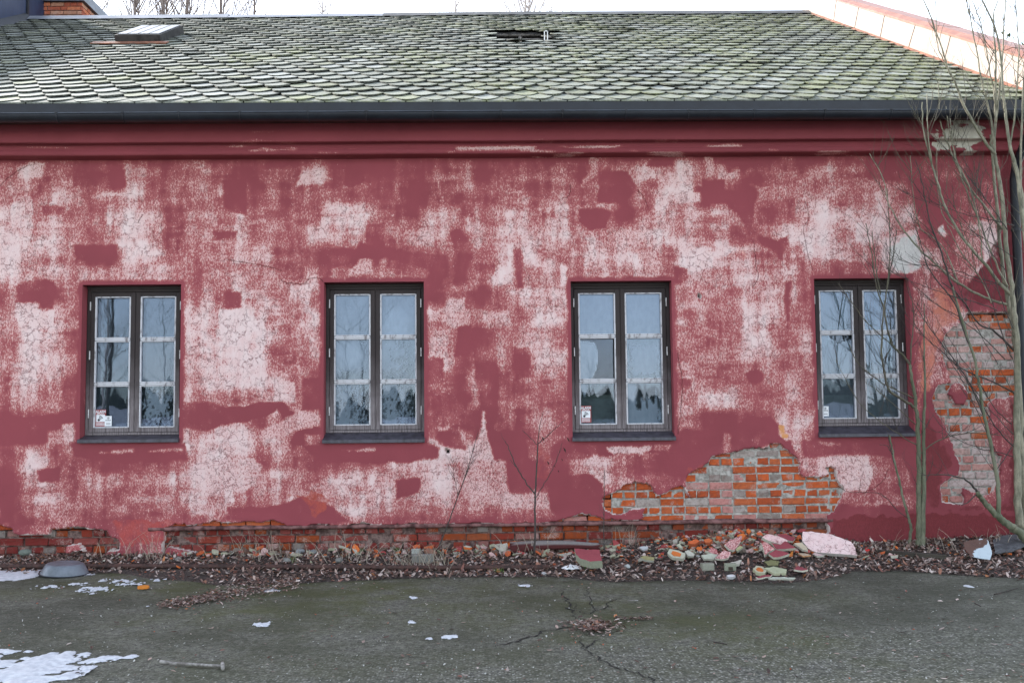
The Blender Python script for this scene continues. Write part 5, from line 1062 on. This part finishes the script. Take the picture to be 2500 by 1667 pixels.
stick('stick', [(392, 1614), (420, 1618), (470, 1621), (520, 1624), (543, 1625)], .010, .008, 'pale grey stick with a knob end on the asphalt, lower left', MSTK2)
stick('stick', [(543, 1618), (544, 1632)], .012, .010, 'short knob at the right end of the pale grey stick', MSTK2)
for pts, lb_ in (([(2427, 1450), (2450, 1445), (2485, 1435)], 'dark twig on the asphalt at the right edge'), ([(2380, 1472), (2394, 1479)], 'short dark twig on the right of the yard'), ([(1742, 1566), (1775, 1572)], 'thin dark twig right of the leaf pile'), ([(1532, 1465), (1558, 1465)], 'pale straw above the leaf pile'), ([(1150, 1406), (1170, 1404), (1190, 1398)], 'dark twig at the litter edge left of the sapling')):
    stick('twig', pts, .005, .004, lb_, MTWG if 'pale' not in lb_ else MSTK2, 'twig')
p = gpt(1395, 1390); n1 = 16; X_, Y_ = np.meshgrid(np.linspace(-1, 1, n1), np.linspace(-1, 1, n1)); X_ = X_.ravel(); Y_ = Y_.ravel(); fld = 1-np.hypot(X_, Y_)+.5*(fbm(X_*2, Y_*2, 600)-.5)
ii = np.arange(n1*n1).reshape(n1, n1); f = np.stack([ii[:-1, :-1], ii[:-1, 1:], ii[1:, 1:], ii[1:, :-1]], -1).reshape(-1, 4); f = f[(fld[f] > 0).any(1)]
o = mk('crumpled_paper', np.c_[X_*.09, Y_*.07, .02+.05*fbm(X_*3.1, Y_*3.1, 610)*np.clip(fld+.3, 0, 1)], f, MSTW); o.location = (p[0], p[1], p[2]-.01); tag(o, 'crumpled white paper in front of the red plaster wedge', 'paper')
def mat_rust():
    M, t, b = newmat('rusty_sheet'); N = NT(t); v = N.obj(); n = N.noise(v, 9, 4, .6); sx = N.n('ShaderNodeSeparateXYZ'); N.l(v, sx.inputs[0])
    f = N.math('ADD', N.math('ADD', N.math('MULTIPLY', sx.outputs[0], 4), N.math('MULTIPLY', sx.outputs[2], -5)), N.math('MULTIPLY', N.math('SUBTRACT', n, .5), 2.2))
    c = N.mix(N.ss(f, -.05, .1), N.mix(n, (.05, .022, .016), (.10, .045, .03)), (.36, .42, .46)); N.l(c, b.inputs['Base Color']); b.inputs['Roughness'].default_value = .6; return M
tag(slab('rusty_sheet', [(2352, 1323), (2380, 1316), (2410, 1312), (2415, 1327), (2422, 1350), (2417, 1366), (2395, 1363), (2372, 1358), (2356, 1340)], gpt(2395, 1366, .02), (-.1, -.75, .7), .004, mat_rust(), 'bent metal sheet, half rust half pale blue, in the leaves', 'metal sheet', (.2, .2, .2), (.1, .05, .04)), None)
slab('slate_sheet', [(2424, 1318), (2450, 1306), (2500, 1302), (2560, 1305), (2560, 1330), (2500, 1333), (2470, 1345), (2430, 1350)], gpt(2470, 1345, .04), (.05, -.25, 1), .008, mat_simple('slate_sheet', (.045, .047, .052), (.09, .093, .10), 8, .6, .2), 'dark grey flat sheet on the leaves at the right edge', 'sheet')
k_ = MB(); a, b = gpt(2143, 1352), gpt(2312, 1366); d = b-a; L = np.linalg.norm(d); k_.box(0, L, -.02, .05, 0, .05, None, .004); o = k_.build('plank', mat_simple('old_plank', (.025, .02, .016), (.055, .048, .038), 6, .9, .5, stretch=(.3, 3, 3))); o.location = a+np.array([0, 0, -.012]); o.rotation_euler[2] = math.atan2(d[1], d[0]); tag(o, 'dark old plank half buried in the leaves behind the saplings\' feet', 'plank')
slab('plastic_scrap', [(2112, 1338), (2117, 1335), (2123, 1340), (2122, 1345), (2113, 1344)], gpt(2117, 1345, .02), (0, -.6, 1), .004, MRB, 'bright red scrap in the leaves right of the large slab', 'scrap', (.5, .03, .03), (.4, .03, .03))
# dry grass
gb = MB(); GC = [(.30, .26, .20), (.22, .19, .15), (.16, .13, .10), (.36, .31, .25)]
for (cx_, cy_, n, s) in [(600, 1355, 26, 45), (1030, 1385, 70, 40), (850, 1368, 25, 25), (360, 1362, 22, 50), (300, 1360, 14, 40), (700, 1370, 30, 60), (1290, 1355, 25, 35), (1540, 1330, 14, 15), (2250, 1350, 16, 70), (2440, 1340, 20, 40)]:
    for k in range(n):
        p = gpt(cx_+RNG.normal(0, s), cy_+RNG.normal(0, 5)); p[1] = min(p[1], -.03); L = RNG.uniform(.06, .26); a = RNG.uniform(0, 6.28); ln = RNG.uniform(.2, 1.6); q_ = p+np.array([math.cos(a)*L*ln*.6, math.sin(a)*L*ln*.3, L]); mid_ = (p+q_)/2+np.array([0, 0, L*.2])
        if q_[1] > -.02: q_[1] = -.02
        gb.tube(smoothline([p, mid_, q_], 2), np.linspace(.0022, .0010, 5), 3, GC[RNG.integers(0, 4)], False)
tag(gb.build('dry_grass', MTINT), 'dry bent grass stalks in the litter', 'grass', kind='stuff')
gm = MB()
for (cx_, cy_) in [(715, 1368), (840, 1345), (1045, 1344), (1110, 1352), (970, 1345), (880, 1346), (1215, 1395), (500, 1355), (1430, 1385), (1165, 1350)]:
    for k in range(26):
        p = gpt(cx_+RNG.normal(0, 7), cy_+RNG.normal(0, 2)); p[1] = min(p[1], -.02); L = RNG.uniform(.012, .04); a = RNG.uniform(0, 6.28); gm.tube([p, p+np.array([math.cos(a)*L*.5, math.sin(a)*L*.3, L])], [.004, .001], 3, (.07, .12, .03), False)
tag(gm.build('moss_tuft', MTINT), 'small green moss tufts in the litter', 'moss', kind='stuff')

# ================================================================ TREES
def mat_bark(name, c1, c2, c3):
    M, t, b = newmat(name); N = NT(t); v = N.obj(); n = N.noise(N.mapv(v, (1, 1, .35)), 22, 4, .65); n2 = N.noise(v, 3, 3, .6); n3 = N.noise(v, 90, 2, .6)
    c = N.mix(N.ss(n, .35, .65), c1, c2); c = N.mix(N.math('MULTIPLY', N.ss(n2, .4, .65), .6), c, c3); c = N.mix(N.math('MULTIPLY', N.ss(n3, .58, .7), .5), c, (.04, .04, .03)); N.l(c, b.inputs['Base Color']); b.inputs['Roughness'].default_value = .7
    N.l(N.bump(n, .5, .004), b.inputs['Normal']); return M
MBK = mat_bark('willow_bark', (.065, .072, .042), (.145, .145, .095), (.055, .07, .03)); MBR = mat_bark('sunlit_bark', (.11, .105, .07), (.27, .245, .175), (.08, .085, .05)); MTW = mat_bark('twig_bark', (.05, .042, .03), (.10, .085, .055), (.05, .05, .025)); MTW2 = mat_bark('dark_twig_bark', (.020, .015, .014), (.045, .034, .03), (.03, .024, .018))  # second bark lightened to put sun on the upper stems into its colour
trng = random.Random(21)
def grow(mb, P, rad, dens, L, r0, lvl=0, up=.55, yspread=.5, rf=.2):
    """side twigs along polyline P"""
    P = np.asarray(P); seg = np.linalg.norm(np.diff(P, axis=0), axis=1); tot = seg.sum(); n = int(tot*dens)
    for k in range(n):
        s = trng.uniform(.18, 1)*tot; i = min(int(np.searchsorted(np.cumsum(seg), s)), len(seg)-1); b = P[i]+(P[i+1]-P[i])*trng.random(); d = (P[i+1]-P[i])/(seg[i]+1e-9)
        a = trng.uniform(0, 6.28); side = np.array([math.cos(a), math.sin(a)*yspread, trng.uniform(-.1, .5)]); dr = d*trng.uniform(.5, 1.0)+side*trng.uniform(.5, .9); dr /= np.linalg.norm(dr); ll = L*trng.uniform(.4, 1.25)*(1-.35*s/tot)
        pts = [b]; c = b.copy()
        m_ = 5
        for j in range(m_):
            dr = dr+np.array([trng.gauss(0, .13), trng.gauss(0, .08), up*.22]); dr /= np.linalg.norm(dr); c = c+dr*ll/m_
            if c[1] > -.03 and b[1] < 0 and b[1] > -3 and c[2] < 4.4: c[1] = -.03
            pts.append(c.copy())
        r_ = min(r0*trng.uniform(.55, 1.0), rad*.8); mb.tube(pts, np.linspace(r_, r_*.35, len(pts)), 4, None, False)
        if lvl > 0 and ll > .25: grow(mb, pts, r_, 6, L*.45, r_*.6, lvl-1, up, yspread)
_xr = random.Random(77); XTRA = []
for k in range(17):
    sx = _xr.uniform(2425, 2485); sy = _xr.uniform(520, 1180); dx = -_xr.uniform(60, 330); dy = -_xr.uniform(60, 420)*(1.2 if sy > 700 else .7); yv_ = -_xr.uniform(.35, .75); bow = _xr.uniform(-.25, .35)
    XTRA.append(([(sx+dx*t, sy+dy*(t+bow*t*(1-t)*-1.0)+_xr.gauss(0, 6)*(t > 0), yv_-.06*t) for t in (0, .2, .42, .65, .85, 1)], _xr.uniform(.0035, .006), .0012))
def tree(name, trunks, limbs, label, cat, matT, matB, twig=(4, .5, .0035, 1), group=None):
    """polylines: [(px,py,Y)...], r0,r1 in metres"""
    T3 = [[at(a, b, c) for a, b, c in p] for p, _, _ in trunks]; tg = MB(); base = np.array(T3[0][0]); o = empty(name, base, label, cat, group)
    tm = MB(); tw = MB()
    for P, (_, r0, r1) in zip(T3, trunks):
        S = smoothline(P, 6); S[1:-1] += RNG.normal(0, r1*.35, S[1:-1].shape); tm.tube(S, np.linspace(r0, r1, len(S)), 9); grow(tg, S, r1, twig[0]*.6, twig[1], twig[2], twig[3])
    tm.build('trunk', matT, o, smooth=True)
    for (p, r0, r1) in limbs:
        S = smoothline([at(a, b, c) for a, b, c in p], 5); S[1:-1] += RNG.normal(0, .003, S[1:-1].shape); tw.tube(S, np.linspace(r0, r1, len(S)), 6); grow(tg, S, r0, twig[0], twig[1], twig[2], twig[3])
    tw.build('branches', matB, o, smooth=True)
    if tg.v: tg.build('twigs', MTW if matB is MBR else MTW2, o, smooth=True)
    return o
y1, y2, y3 = -.35, -.45, -.75
tree('sapling', [([(2243, 1338, -.33), (2245, 1300, -.33), (2244, 1200, -.33), (2243, 1100, -.34), (2240, 1030, -.35), (2232, 960, -.37), (2222, 890, -.4)], .034, .013), ([(2252, 1338, -.36), (2254, 1270, -.35), (2256, 1150, -.35), (2255, 1050, -.35), (2258, 960, -.33), (2256, 850, -.3), (2256, 740, -.28)], .026, .005)],
 [([(2234, 995, -.36), (2205, 975, -.4), (2176, 958, -.45), (2162, 925, -.48), (2153, 870, -.5), (2156, 780, -.5), (2166, 700, -.5), (2174, 600, -.5), (2166, 460, -.5)], .015, .004),
  ([(2222, 890, -.4), (2205, 868, -.4), (2180, 845, -.42), (2166, 800, -.44), (2160, 740, -.45), (2178, 640, -.46), (2190, 560, -.46)], .013, .004),
  ([(2222, 890, -.4), (2226, 830, -.42), (2232, 760, -.42), (2215, 700, -.42)], .008, .003), ([(2160, 760, -.45), (2140, 700, -.46), (2128, 620, -.5), (2114, 545, -.5)], .008, .004), ([(2150, 720, -.46), (2138, 650, -.5), (2129, 565, -.5)], .007, .004),
  ([(2234, 975, -.37), (2140, 925, -.42), (2090, 880, -.45), (2075, 840, -.45)], .007, .003), ([(2180, 845, -.42), (2120, 790, -.45), (2080, 740, -.48), (2045, 690, -.5)], .006, .002), ([(2244, 1110, -.34), (2290, 1075, -.4), (2357, 1058, -.45), (2420, 1060, -.45), (2459, 1064, -.4)], .007, .003),
  ([(2244, 1090, -.34), (2180, 1050, -.4), (2100, 985, -.45), (2040, 878, -.5)], .006, .002), ([(2240, 1040, -.35), (2150, 960, -.4), (2110, 930, -.4)], .005, .002)],
 'forked grey green sapling at the right of the rightmost window', 'sapling', MBK, MTW, (11, .42, .0036, 1))
tree('sapling', [([(2221, 1330, -.28), (2224, 1285, -.28), (2218, 1262, -.28), (2205, 1215, -.3), (2193, 1165, -.3), (2181, 1110, -.3), (2172, 1062, -.3)], .016, .008)], [([(2181, 1110, -.3), (2165, 1088, -.35), (2147, 1085, -.4)], .005, .002), ([(2218, 1265, -.28), (2190, 1245, -.3), (2150, 1205, -.35), (2070, 1200, -.4), (2055, 1180, -.4)], .004, .002), ([(2193, 1165, -.3), (2175, 1100, -.3), (2166, 1050, -.3)], .005, .003)],
 'short thin stem left of the forked sapling', 'sapling', MBK, MTW2, (5, .3, .003, 0))
tree('young_tree', [([(2492, 1290, -.6), (2484, 1200, -.6), (2482, 1050, -.6), (2484, 900, -.6), (2478, 790, -.6), (2469, 700, -.6), (2455, 590, -.6), (2442, 446, -.62), (2428, 375, -.65), (2431, 260, -.7), (2431, 192, -.75)], .038, .011),
  ([(2505, 1300, -.5), (2496, 1180, -.5), (2490, 1000, -.5), (2480, 850, -.5), (2462, 740, -.48), (2448, 660, -.45), (2436, 535, -.42), (2424, 400, -.4), (2418, 330, -.4)], .033, .011),
  ([(2540, 900, -.8), (2520, 700, -.8), (2500, 560, -.8), (2484, 430, -.8), (2466, 357, -.82), (2451, 250, -.85), (2435, 90, -.9), (2388, -20, -1)], .03, .006)],
 [([(2430, 378, -.65), (2400, 340, -.7), (2360, 270, -.75), (2330, 200, -.8), (2312, 160, -.85), (2290, 90, -.9), (2250, -10, -1)], .016, .005), ([(2312, 160, -.85), (2290, 120, -.85), (2286, 60, -.9), (2284, -10, -.9)], .006, .003),
  ([(2428, 375, -.65), (2420, 300, -.7), (2408, 240, -.72), (2395, 190, -.75), (2375, 71, -.8), (2357, -10, -.8)], .012, .004), ([(2431, 300, -.7), (2440, 220, -.7), (2448, 120, -.7), (2455, -10, -.7)], .012, .005), ([(2431, 200, -.75), (2430, 120, -.75), (2425, 40, -.8), (2440, -10, -.8)], .010, .004),
  ([(2431, 260, -.72), (2415, 160, -.72), (2395, 60, -.75), (2370, -10, -.75)], .008, .003), ([(2466, 357, -.82), (2480, 250, -.85), (2487, 120, -.85), (2478, -10, -.85)], .009, .004), ([(2500, 560, -.8), (2492, 420, -.82), (2497, 250, -.85), (2505, 100, -.85), (2500, -10, -.85)], .014, .005),
  ([(2469, 720, -.6), (2440, 690, -.6), (2400, 640, -.65), (2350, 580, -.7), (2310, 510, -.7), (2290, 450, -.75), (2275, 400, -.75), (2255, 320, -.8), (2252, 250, -.8)], .018, .005), ([(2275, 400, -.75), (2266, 330, -.8), (2263, 230, -.8)], .007, .004),
  ([(2462, 745, -.48), (2400, 725, -.5), (2340, 690, -.5), (2280, 640, -.5), (2220, 580, -.5), (2170, 500, -.5), (2158, 440, -.5), (2123, 375, -.5)], .014, .003), ([(2448, 560, -.45), (2400, 500, -.45), (2350, 430, -.5), (2310, 340, -.5), (2295, 290, -.5), (2290, 200, -.5)], .012, .004),
  ([(2460, 700, -.5), (2430, 640, -.5), (2390, 540, -.5), (2350, 440, -.55), (2320, 330, -.6), (2310, 260, -.6)], .011, .003), ([(2400, 640, -.65), (2385, 520, -.65), (2360, 440, -.7), (2330, 380, -.7), (2320, 290, -.75)], .007, .003), ([(2340, 690, -.5), (2300, 600, -.5), (2240, 540, -.55), (2222, 380, -.55)], .007, .003),
  ([(2420, 740, -.6), (2395, 680, -.6), (2350, 620, -.65), (2312, 550, -.65)], .006, .003), ([(2330, 560, -.65), (2300, 520, -.65), (2288, 430, -.65), (2288, 330, -.65)], .005, .002)],
 'largest tree at the right edge, pale stems rising above the gutter', 'tree', MBR, MBR, (8, .6, .0040, 1))
tree('young_tree', [([(2530, 1350, -.7), (2490, 1300, -.7), (2455, 1275, -.7), (2425, 1248, -.7), (2400, 1220, -.7), (2385, 1200, -.7)], .045, .020), ([(2437, 1262, -.7), (2437, 1200, -.7), (2432, 1150, -.68), (2418, 1080, -.66), (2404, 1020, -.65), (2390, 940, -.62), (2378, 870, -.6), (2350, 790, -.6), (2325, 700, -.6)], .022, .010)],
 [([(2385, 1200, -.7), (2365, 1175, -.72), (2330, 1162, -.75), (2290, 1158, -.8), (2250, 1160, -.8)], .012, .003), ([(2385, 1205, -.7), (2355, 1230, -.75), (2330, 1228, -.8)], .006, .003), ([(2325, 700, -.6), (2300, 620, -.6), (2270, 540, -.6), (2250, 440, -.62), (2235, 390, -.62)], .010, .003), ([(2378, 870, -.6), (2350, 800, -.6), (2330, 740, -.6), (2270, 660, -.62), (2250, 600, -.62), (2223, 520, -.62)], .009, .003),
  ([(2404, 1020, -.65), (2370, 940, -.65), (2330, 880, -.65), (2270, 800, -.68), (2230, 740, -.68)], .008, .003), ([(2480, 860, -.5), (2430, 810, -.55), (2390, 790, -.55), (2340, 720, -.6), (2300, 690, -.6)], .012, .004), ([(2478, 960, -.5), (2420, 930, -.55), (2350, 900, -.6), (2290, 850, -.6), (2240, 810, -.6)], .008, .003), ([(2484, 1100, -.5), (2430, 1040, -.5), (2380, 960, -.55), (2340, 900, -.55), (2300, 830, -.55)], .007, .003), ([(2432, 1150, -.68), (2470, 1090, -.6), (2490, 1050, -.6)], .005, .003)]+XTRA,
 'low tree with a leaning trunk and one upright stem, lower right', 'tree', MBK, MTW2, (8, .42, .0032, 1))
tree('sapling', [([(1304, 1352, -.6), (1307, 1290, -.6), (1306, 1220, -.6), (1310, 1150, -.6), (1313, 1085, -.6)], .011, .006)],
 [([(1313, 1085, -.6), (1318, 1040, -.6), (1328, 1003, -.6)], .005, .002), ([(1313, 1083, -.6), (1340, 1060, -.62), (1362, 1040, -.62), (1381, 1024, -.62)], .005, .002), ([(1311, 1085, -.6), (1295, 1070, -.6), (1275, 1050, -.6)], .004, .002), ([(1306, 1205, -.6), (1275, 1165, -.6), (1255, 1125, -.6), (1240, 1090, -.6), (1232, 1077, -.6)], .007, .003), ([(1262, 1140, -.6), (1245, 1122, -.6)], .004, .002), ([(1308, 1215, -.6), (1335, 1170, -.6), (1355, 1130, -.6), (1368, 1095, -.6), (1373, 1080, -.6)], .004, .002)],
 'thin bare sapling between the second and third windows', 'sapling', MTW2, MTW2, (7, .16, .0022, 0))
lf = MB()
for (a, b) in ((1325, 1071), (1386, 1072), (1378, 1098), (1372, 1122), (1338, 1130), (1354, 1138), (1363, 1150), (1388, 1075)):
    p = at(a, b, -.62); s = RNG.uniform(.012, .028); lf.add([p+np.array([-s*.4, 0, s]), p+np.array([s*.4, .01, s*.2]), p+np.array([s*.5, -.01, -s]), p+np.array([-s*.1, 0, -s*.2])], [(0, 1, 2, 3)], (.03, .018, .015))
lfo = lf.build('dead_leaves', MTINT, bpy.data.objects['sapling.002'])
tree('weed_stalk', [([(1070, 1338, -.3), (1095, 1275, -.3), (1118, 1210, -.28), (1140, 1150, -.26), (1160, 1080, -.25), (1168, 1055, -.25)], .007, .002)], [([(1118, 1210, -.28), (1108, 1160, -.3), (1106, 1125, -.3)], .003, .001), ([(1130, 1180, -.28), (1150, 1130, -.3), (1165, 1100, -.3)], .003, .001)], 'leaning dry weed stalk below the second window\'s right side', 'weed', MTW2, MTW2, (34, .2, .0021, 1))
tree('weed_stalk', [([(1476, 1352, -.45), (1474, 1300, -.45), (1475, 1220, -.45), (1475, 1145, -.45)], .006, .003)], [([(1475, 1260, -.45), (1460, 1230, -.45)], .002, .001)], 'straight thin stalk in front of the left brick patch', 'weed', MTW2, MTW2, (0, .1, .0015, 0))
tree('weed_stalk', [([(808, 1372, -.4), (795, 1340, -.4), (775, 1322, -.4), (768, 1315, -.4)], .003, .0015)], [([(856, 1385, -.5), (858, 1350, -.5), (852, 1320, -.5)], .003, .0015)], 'low dark stalk among the stones under the second window', 'weed', MTW2, MTW2, (2, .1, .0015, 0))
# trees beyond the roof: bare crowns
def bgtree(px_, Yd, ztop, spread, n, label, mat, seed, cat='tree', group='bare trees behind the roof'):
    ztop *= 1.2; n = int(n*(3.0 if px_ < 700 else 6))
    global trng
    trng = random.Random(seed); b = at(px_, 30, Yd); b = np.array([b[0], Yd, 0.]); o = empty('bare_tree', b, label, cat, group); tm = MB(); S = smoothline([b, b+np.array([.2, 0, ztop*.4]), b+np.array([-.1, 0, ztop*.75]), b+np.array([.1, 0, ztop])], 6)
    tm.tube(S, np.linspace(.16, .012, len(S)), 6); tm.build('trunk', mat, o, smooth=True); tw = MB()
    for k in range(n):
        z = ztop*trng.uniform(.42, .93); a = trng.uniform(0, 6.28); L = spread*(1.35-z/ztop)*trng.uniform(1.6, 2.6); c = b+np.array([0, 0, z]); dr = np.array([math.cos(a)*.6, math.sin(a)*.6, .9]); pts = [c.copy()]
        for j in range(6):
            dr = dr/np.linalg.norm(dr)+np.array([trng.gauss(0, .1), trng.gauss(0, .1), .08]); c = c+dr*L/6; pts.append(c.copy())
        tw.tube(pts, np.linspace(.028, .008, 7), 4, None, False); grow(tw, pts, .02, 2.6, 1.3, .008, 1 if px_ < 700 else 0, .5, 1)
    tw.build('branches', mat, o, smooth=True); return o
MBG = mat_bark('far_bark', (.13, .10, .09), (.19, .15, .13), (.12, .09, .08)); MBG2 = mat_bark('far_birch', (.36, .32, .30), (.46, .42, .40), (.32, .27, .25))
for i, (px_, Yd, zt3, sp, n, lb_) in enumerate([(188, 30, 19.5, 2.4, 26, 'bare tree between the blue upstand and the chimney'), (335, 28, 19.2, 2.4, 26, 'bare tree right of the chimney, above the skylight\'s left edge'), (405, 30, 20.3, 2.4, 26, 'bare tree directly above the skylight'), (462, 33, 21.5, 2.6, 28, 'bare tree a little right of the skylight, densest of the row'), (545, 29, 19.6, 2.2, 24, 'forked bare tree left of the end of the pale ridge cap'), (625, 36, 21.0, 2.2, 16, 'thin bare tree above the end of the pale ridge cap'), (790, 44, 23.5, 2.6, 12, 'faint bare tree above the second window'), (1115, 40, 21.8, 2.2, 12, 'faint low bare tree left of the birch'), (1288, 36, 23.0, 2.8, 22, 'pale birch above the hole in the roof')]):
    bgtree(px_, Yd, zt3, sp, n, lb_, MBG2 if i > 5 else MBG, 50+i)
# evergreen tuft at the far right above the coping
px_ = 2492; b = at(px_, 110, 22); ev = empty('evergreen_tree', (b[0]+1.0, 22, 0), 'green tree top showing over the coping at the right edge', 'tree'); k_ = MB(); k_.tube([(b[0]+1.0, 22, 0), (b[0]+1.0, 22, b[2]-.5)], [.2, .05], 6); k_.build('trunk', MBG, ev); k_ = MB()
for i in range(9000):
    v_ = RNG.normal(0, 1, 3); v_ /= np.linalg.norm(v_); r_ = RNG.random()**.45*(1+.35*math.sin(v_[0]*6+v_[2]*5)); p = np.array([b[0]+1.0, 22, b[2]-3.0])+v_*np.array([r_*2.4, r_*2.2, r_*2.9]); d1 = RNG.normal(0, .10, 3); d2 = RNG.normal(0, .10, 3)
    k_.add([p, p+d1, p+d2], [(0, 1, 2)], (.05*RNG.uniform(.6, 1.6), .075*RNG.uniform(.6, 1.4), .03))
k_.build('crown', MTINT, ev)
# mirrored surroundings behind the camera
fm = MB()
for i in range(700):
    x = RNG.uniform(-170, 170); y = RNG.uniform(-190, -150); h = RNG.uniform(3.6, 6.2); rr2 = RNG.uniform(1.6, 3.2); n = 6; V_ = []
    for (q1, q2) in ((0, 1), (.25, .8), (.27, .9), (.55, .5), (.57, .62), (.85, .2), (1, .02)):
        for j in range(n): V_.append((x+rr2*q2*math.cos(j*1.047+i)*RNG.uniform(.7, 1.2), y+rr2*q2*math.sin(j*1.047+i), h*q1))
    fm.add(V_, [(a*n+j, a*n+(j+1) % n, (a+1)*n+(j+1) % n, (a+1)*n+j) for a in range(6) for j in range(n)], (.02, .025, .018))
tag(fm.build('forest', MTINT), 'dark spruce forest edge across the snow field', 'forest', kind='stuff')
def mirror_tree(x, y, h, r0, lbl, mat, seed, n=16, sp=2.2, lo=.3):
    global trng
    trng = random.Random(seed); o = empty('bare_tree', (x, y, 0), lbl, 'tree', 'bare trees facing the house'); b = np.array([x, y, 0.]); tm = MB(); S = smoothline([b, b+np.array([.1, 0, h*.5]), b+np.array([-.1, 0, h])], 6); tm.tube(S, np.linspace(r0, r0*.15, len(S)), 7); tm.build('trunk', mat, o, smooth=True); tw = MB()
    for k in range(n):
        z = h*trng.uniform(lo, .95); a = trng.uniform(0, 6.28); dr = np.array([math.cos(a), math.sin(a)*.6, .7]); c = b+np.array([0, 0, z]); pts = [c.copy()]
        for j in range(6): dr = dr/np.linalg.norm(dr)+np.array([trng.gauss(0, .12), trng.gauss(0, .1), .05]); c = c+dr*sp*trng.uniform(.8, 1.2)/6; pts.append(c.copy())
        tw.tube(pts, np.linspace(r0*.22, r0*.05, 7), 4, None, False); grow(tw, pts, r0*.2, 3, sp*.4, r0*.07, 0, .4, 1)
    tw.build('branches', mat, o, smooth=True)
mx_ = lambda px_, Y_: at(px_, 900, Y_+.3)[0]
mirror_tree(mx_(262, 16.5), -16.5, 9, .075, 'thick bare tree in front of the house, left of the camera', MTW2, 91, 26, 2.0, .25); mirror_tree(mx_(250, 17.5), -17.5, 10, .05, 'slimmer bare tree beside the thick one', MBG2, 92, 24, 1.8, .2)
mirror_tree(mx_(392, 18), -18, 6.5, .028, 'small shrub opposite the leftmost window', MTW2, 93, 34, 2.2, .06); mirror_tree(mx_(880, 18), -18, 4.6, .028, 'small shrub opposite the second window', MTW2, 94, 36, 2.0, .05); mirror_tree(mx_(845, 20), -20, 4.0, .025, 'bush left of the shrub opposite the second window', MTW2, 95, 30, 2.0, .05)
mirror_tree(mx_(1440, 22), -22, 3.0, .025, 'bush opposite the third window', MTW2, 96, 30, 2.0, .05)
print('OBJECTS', len(bpy.data.objects), 'POLYS', sum(len(o.data.polygons) for o in bpy.data.objects if o.type == 'MESH'))
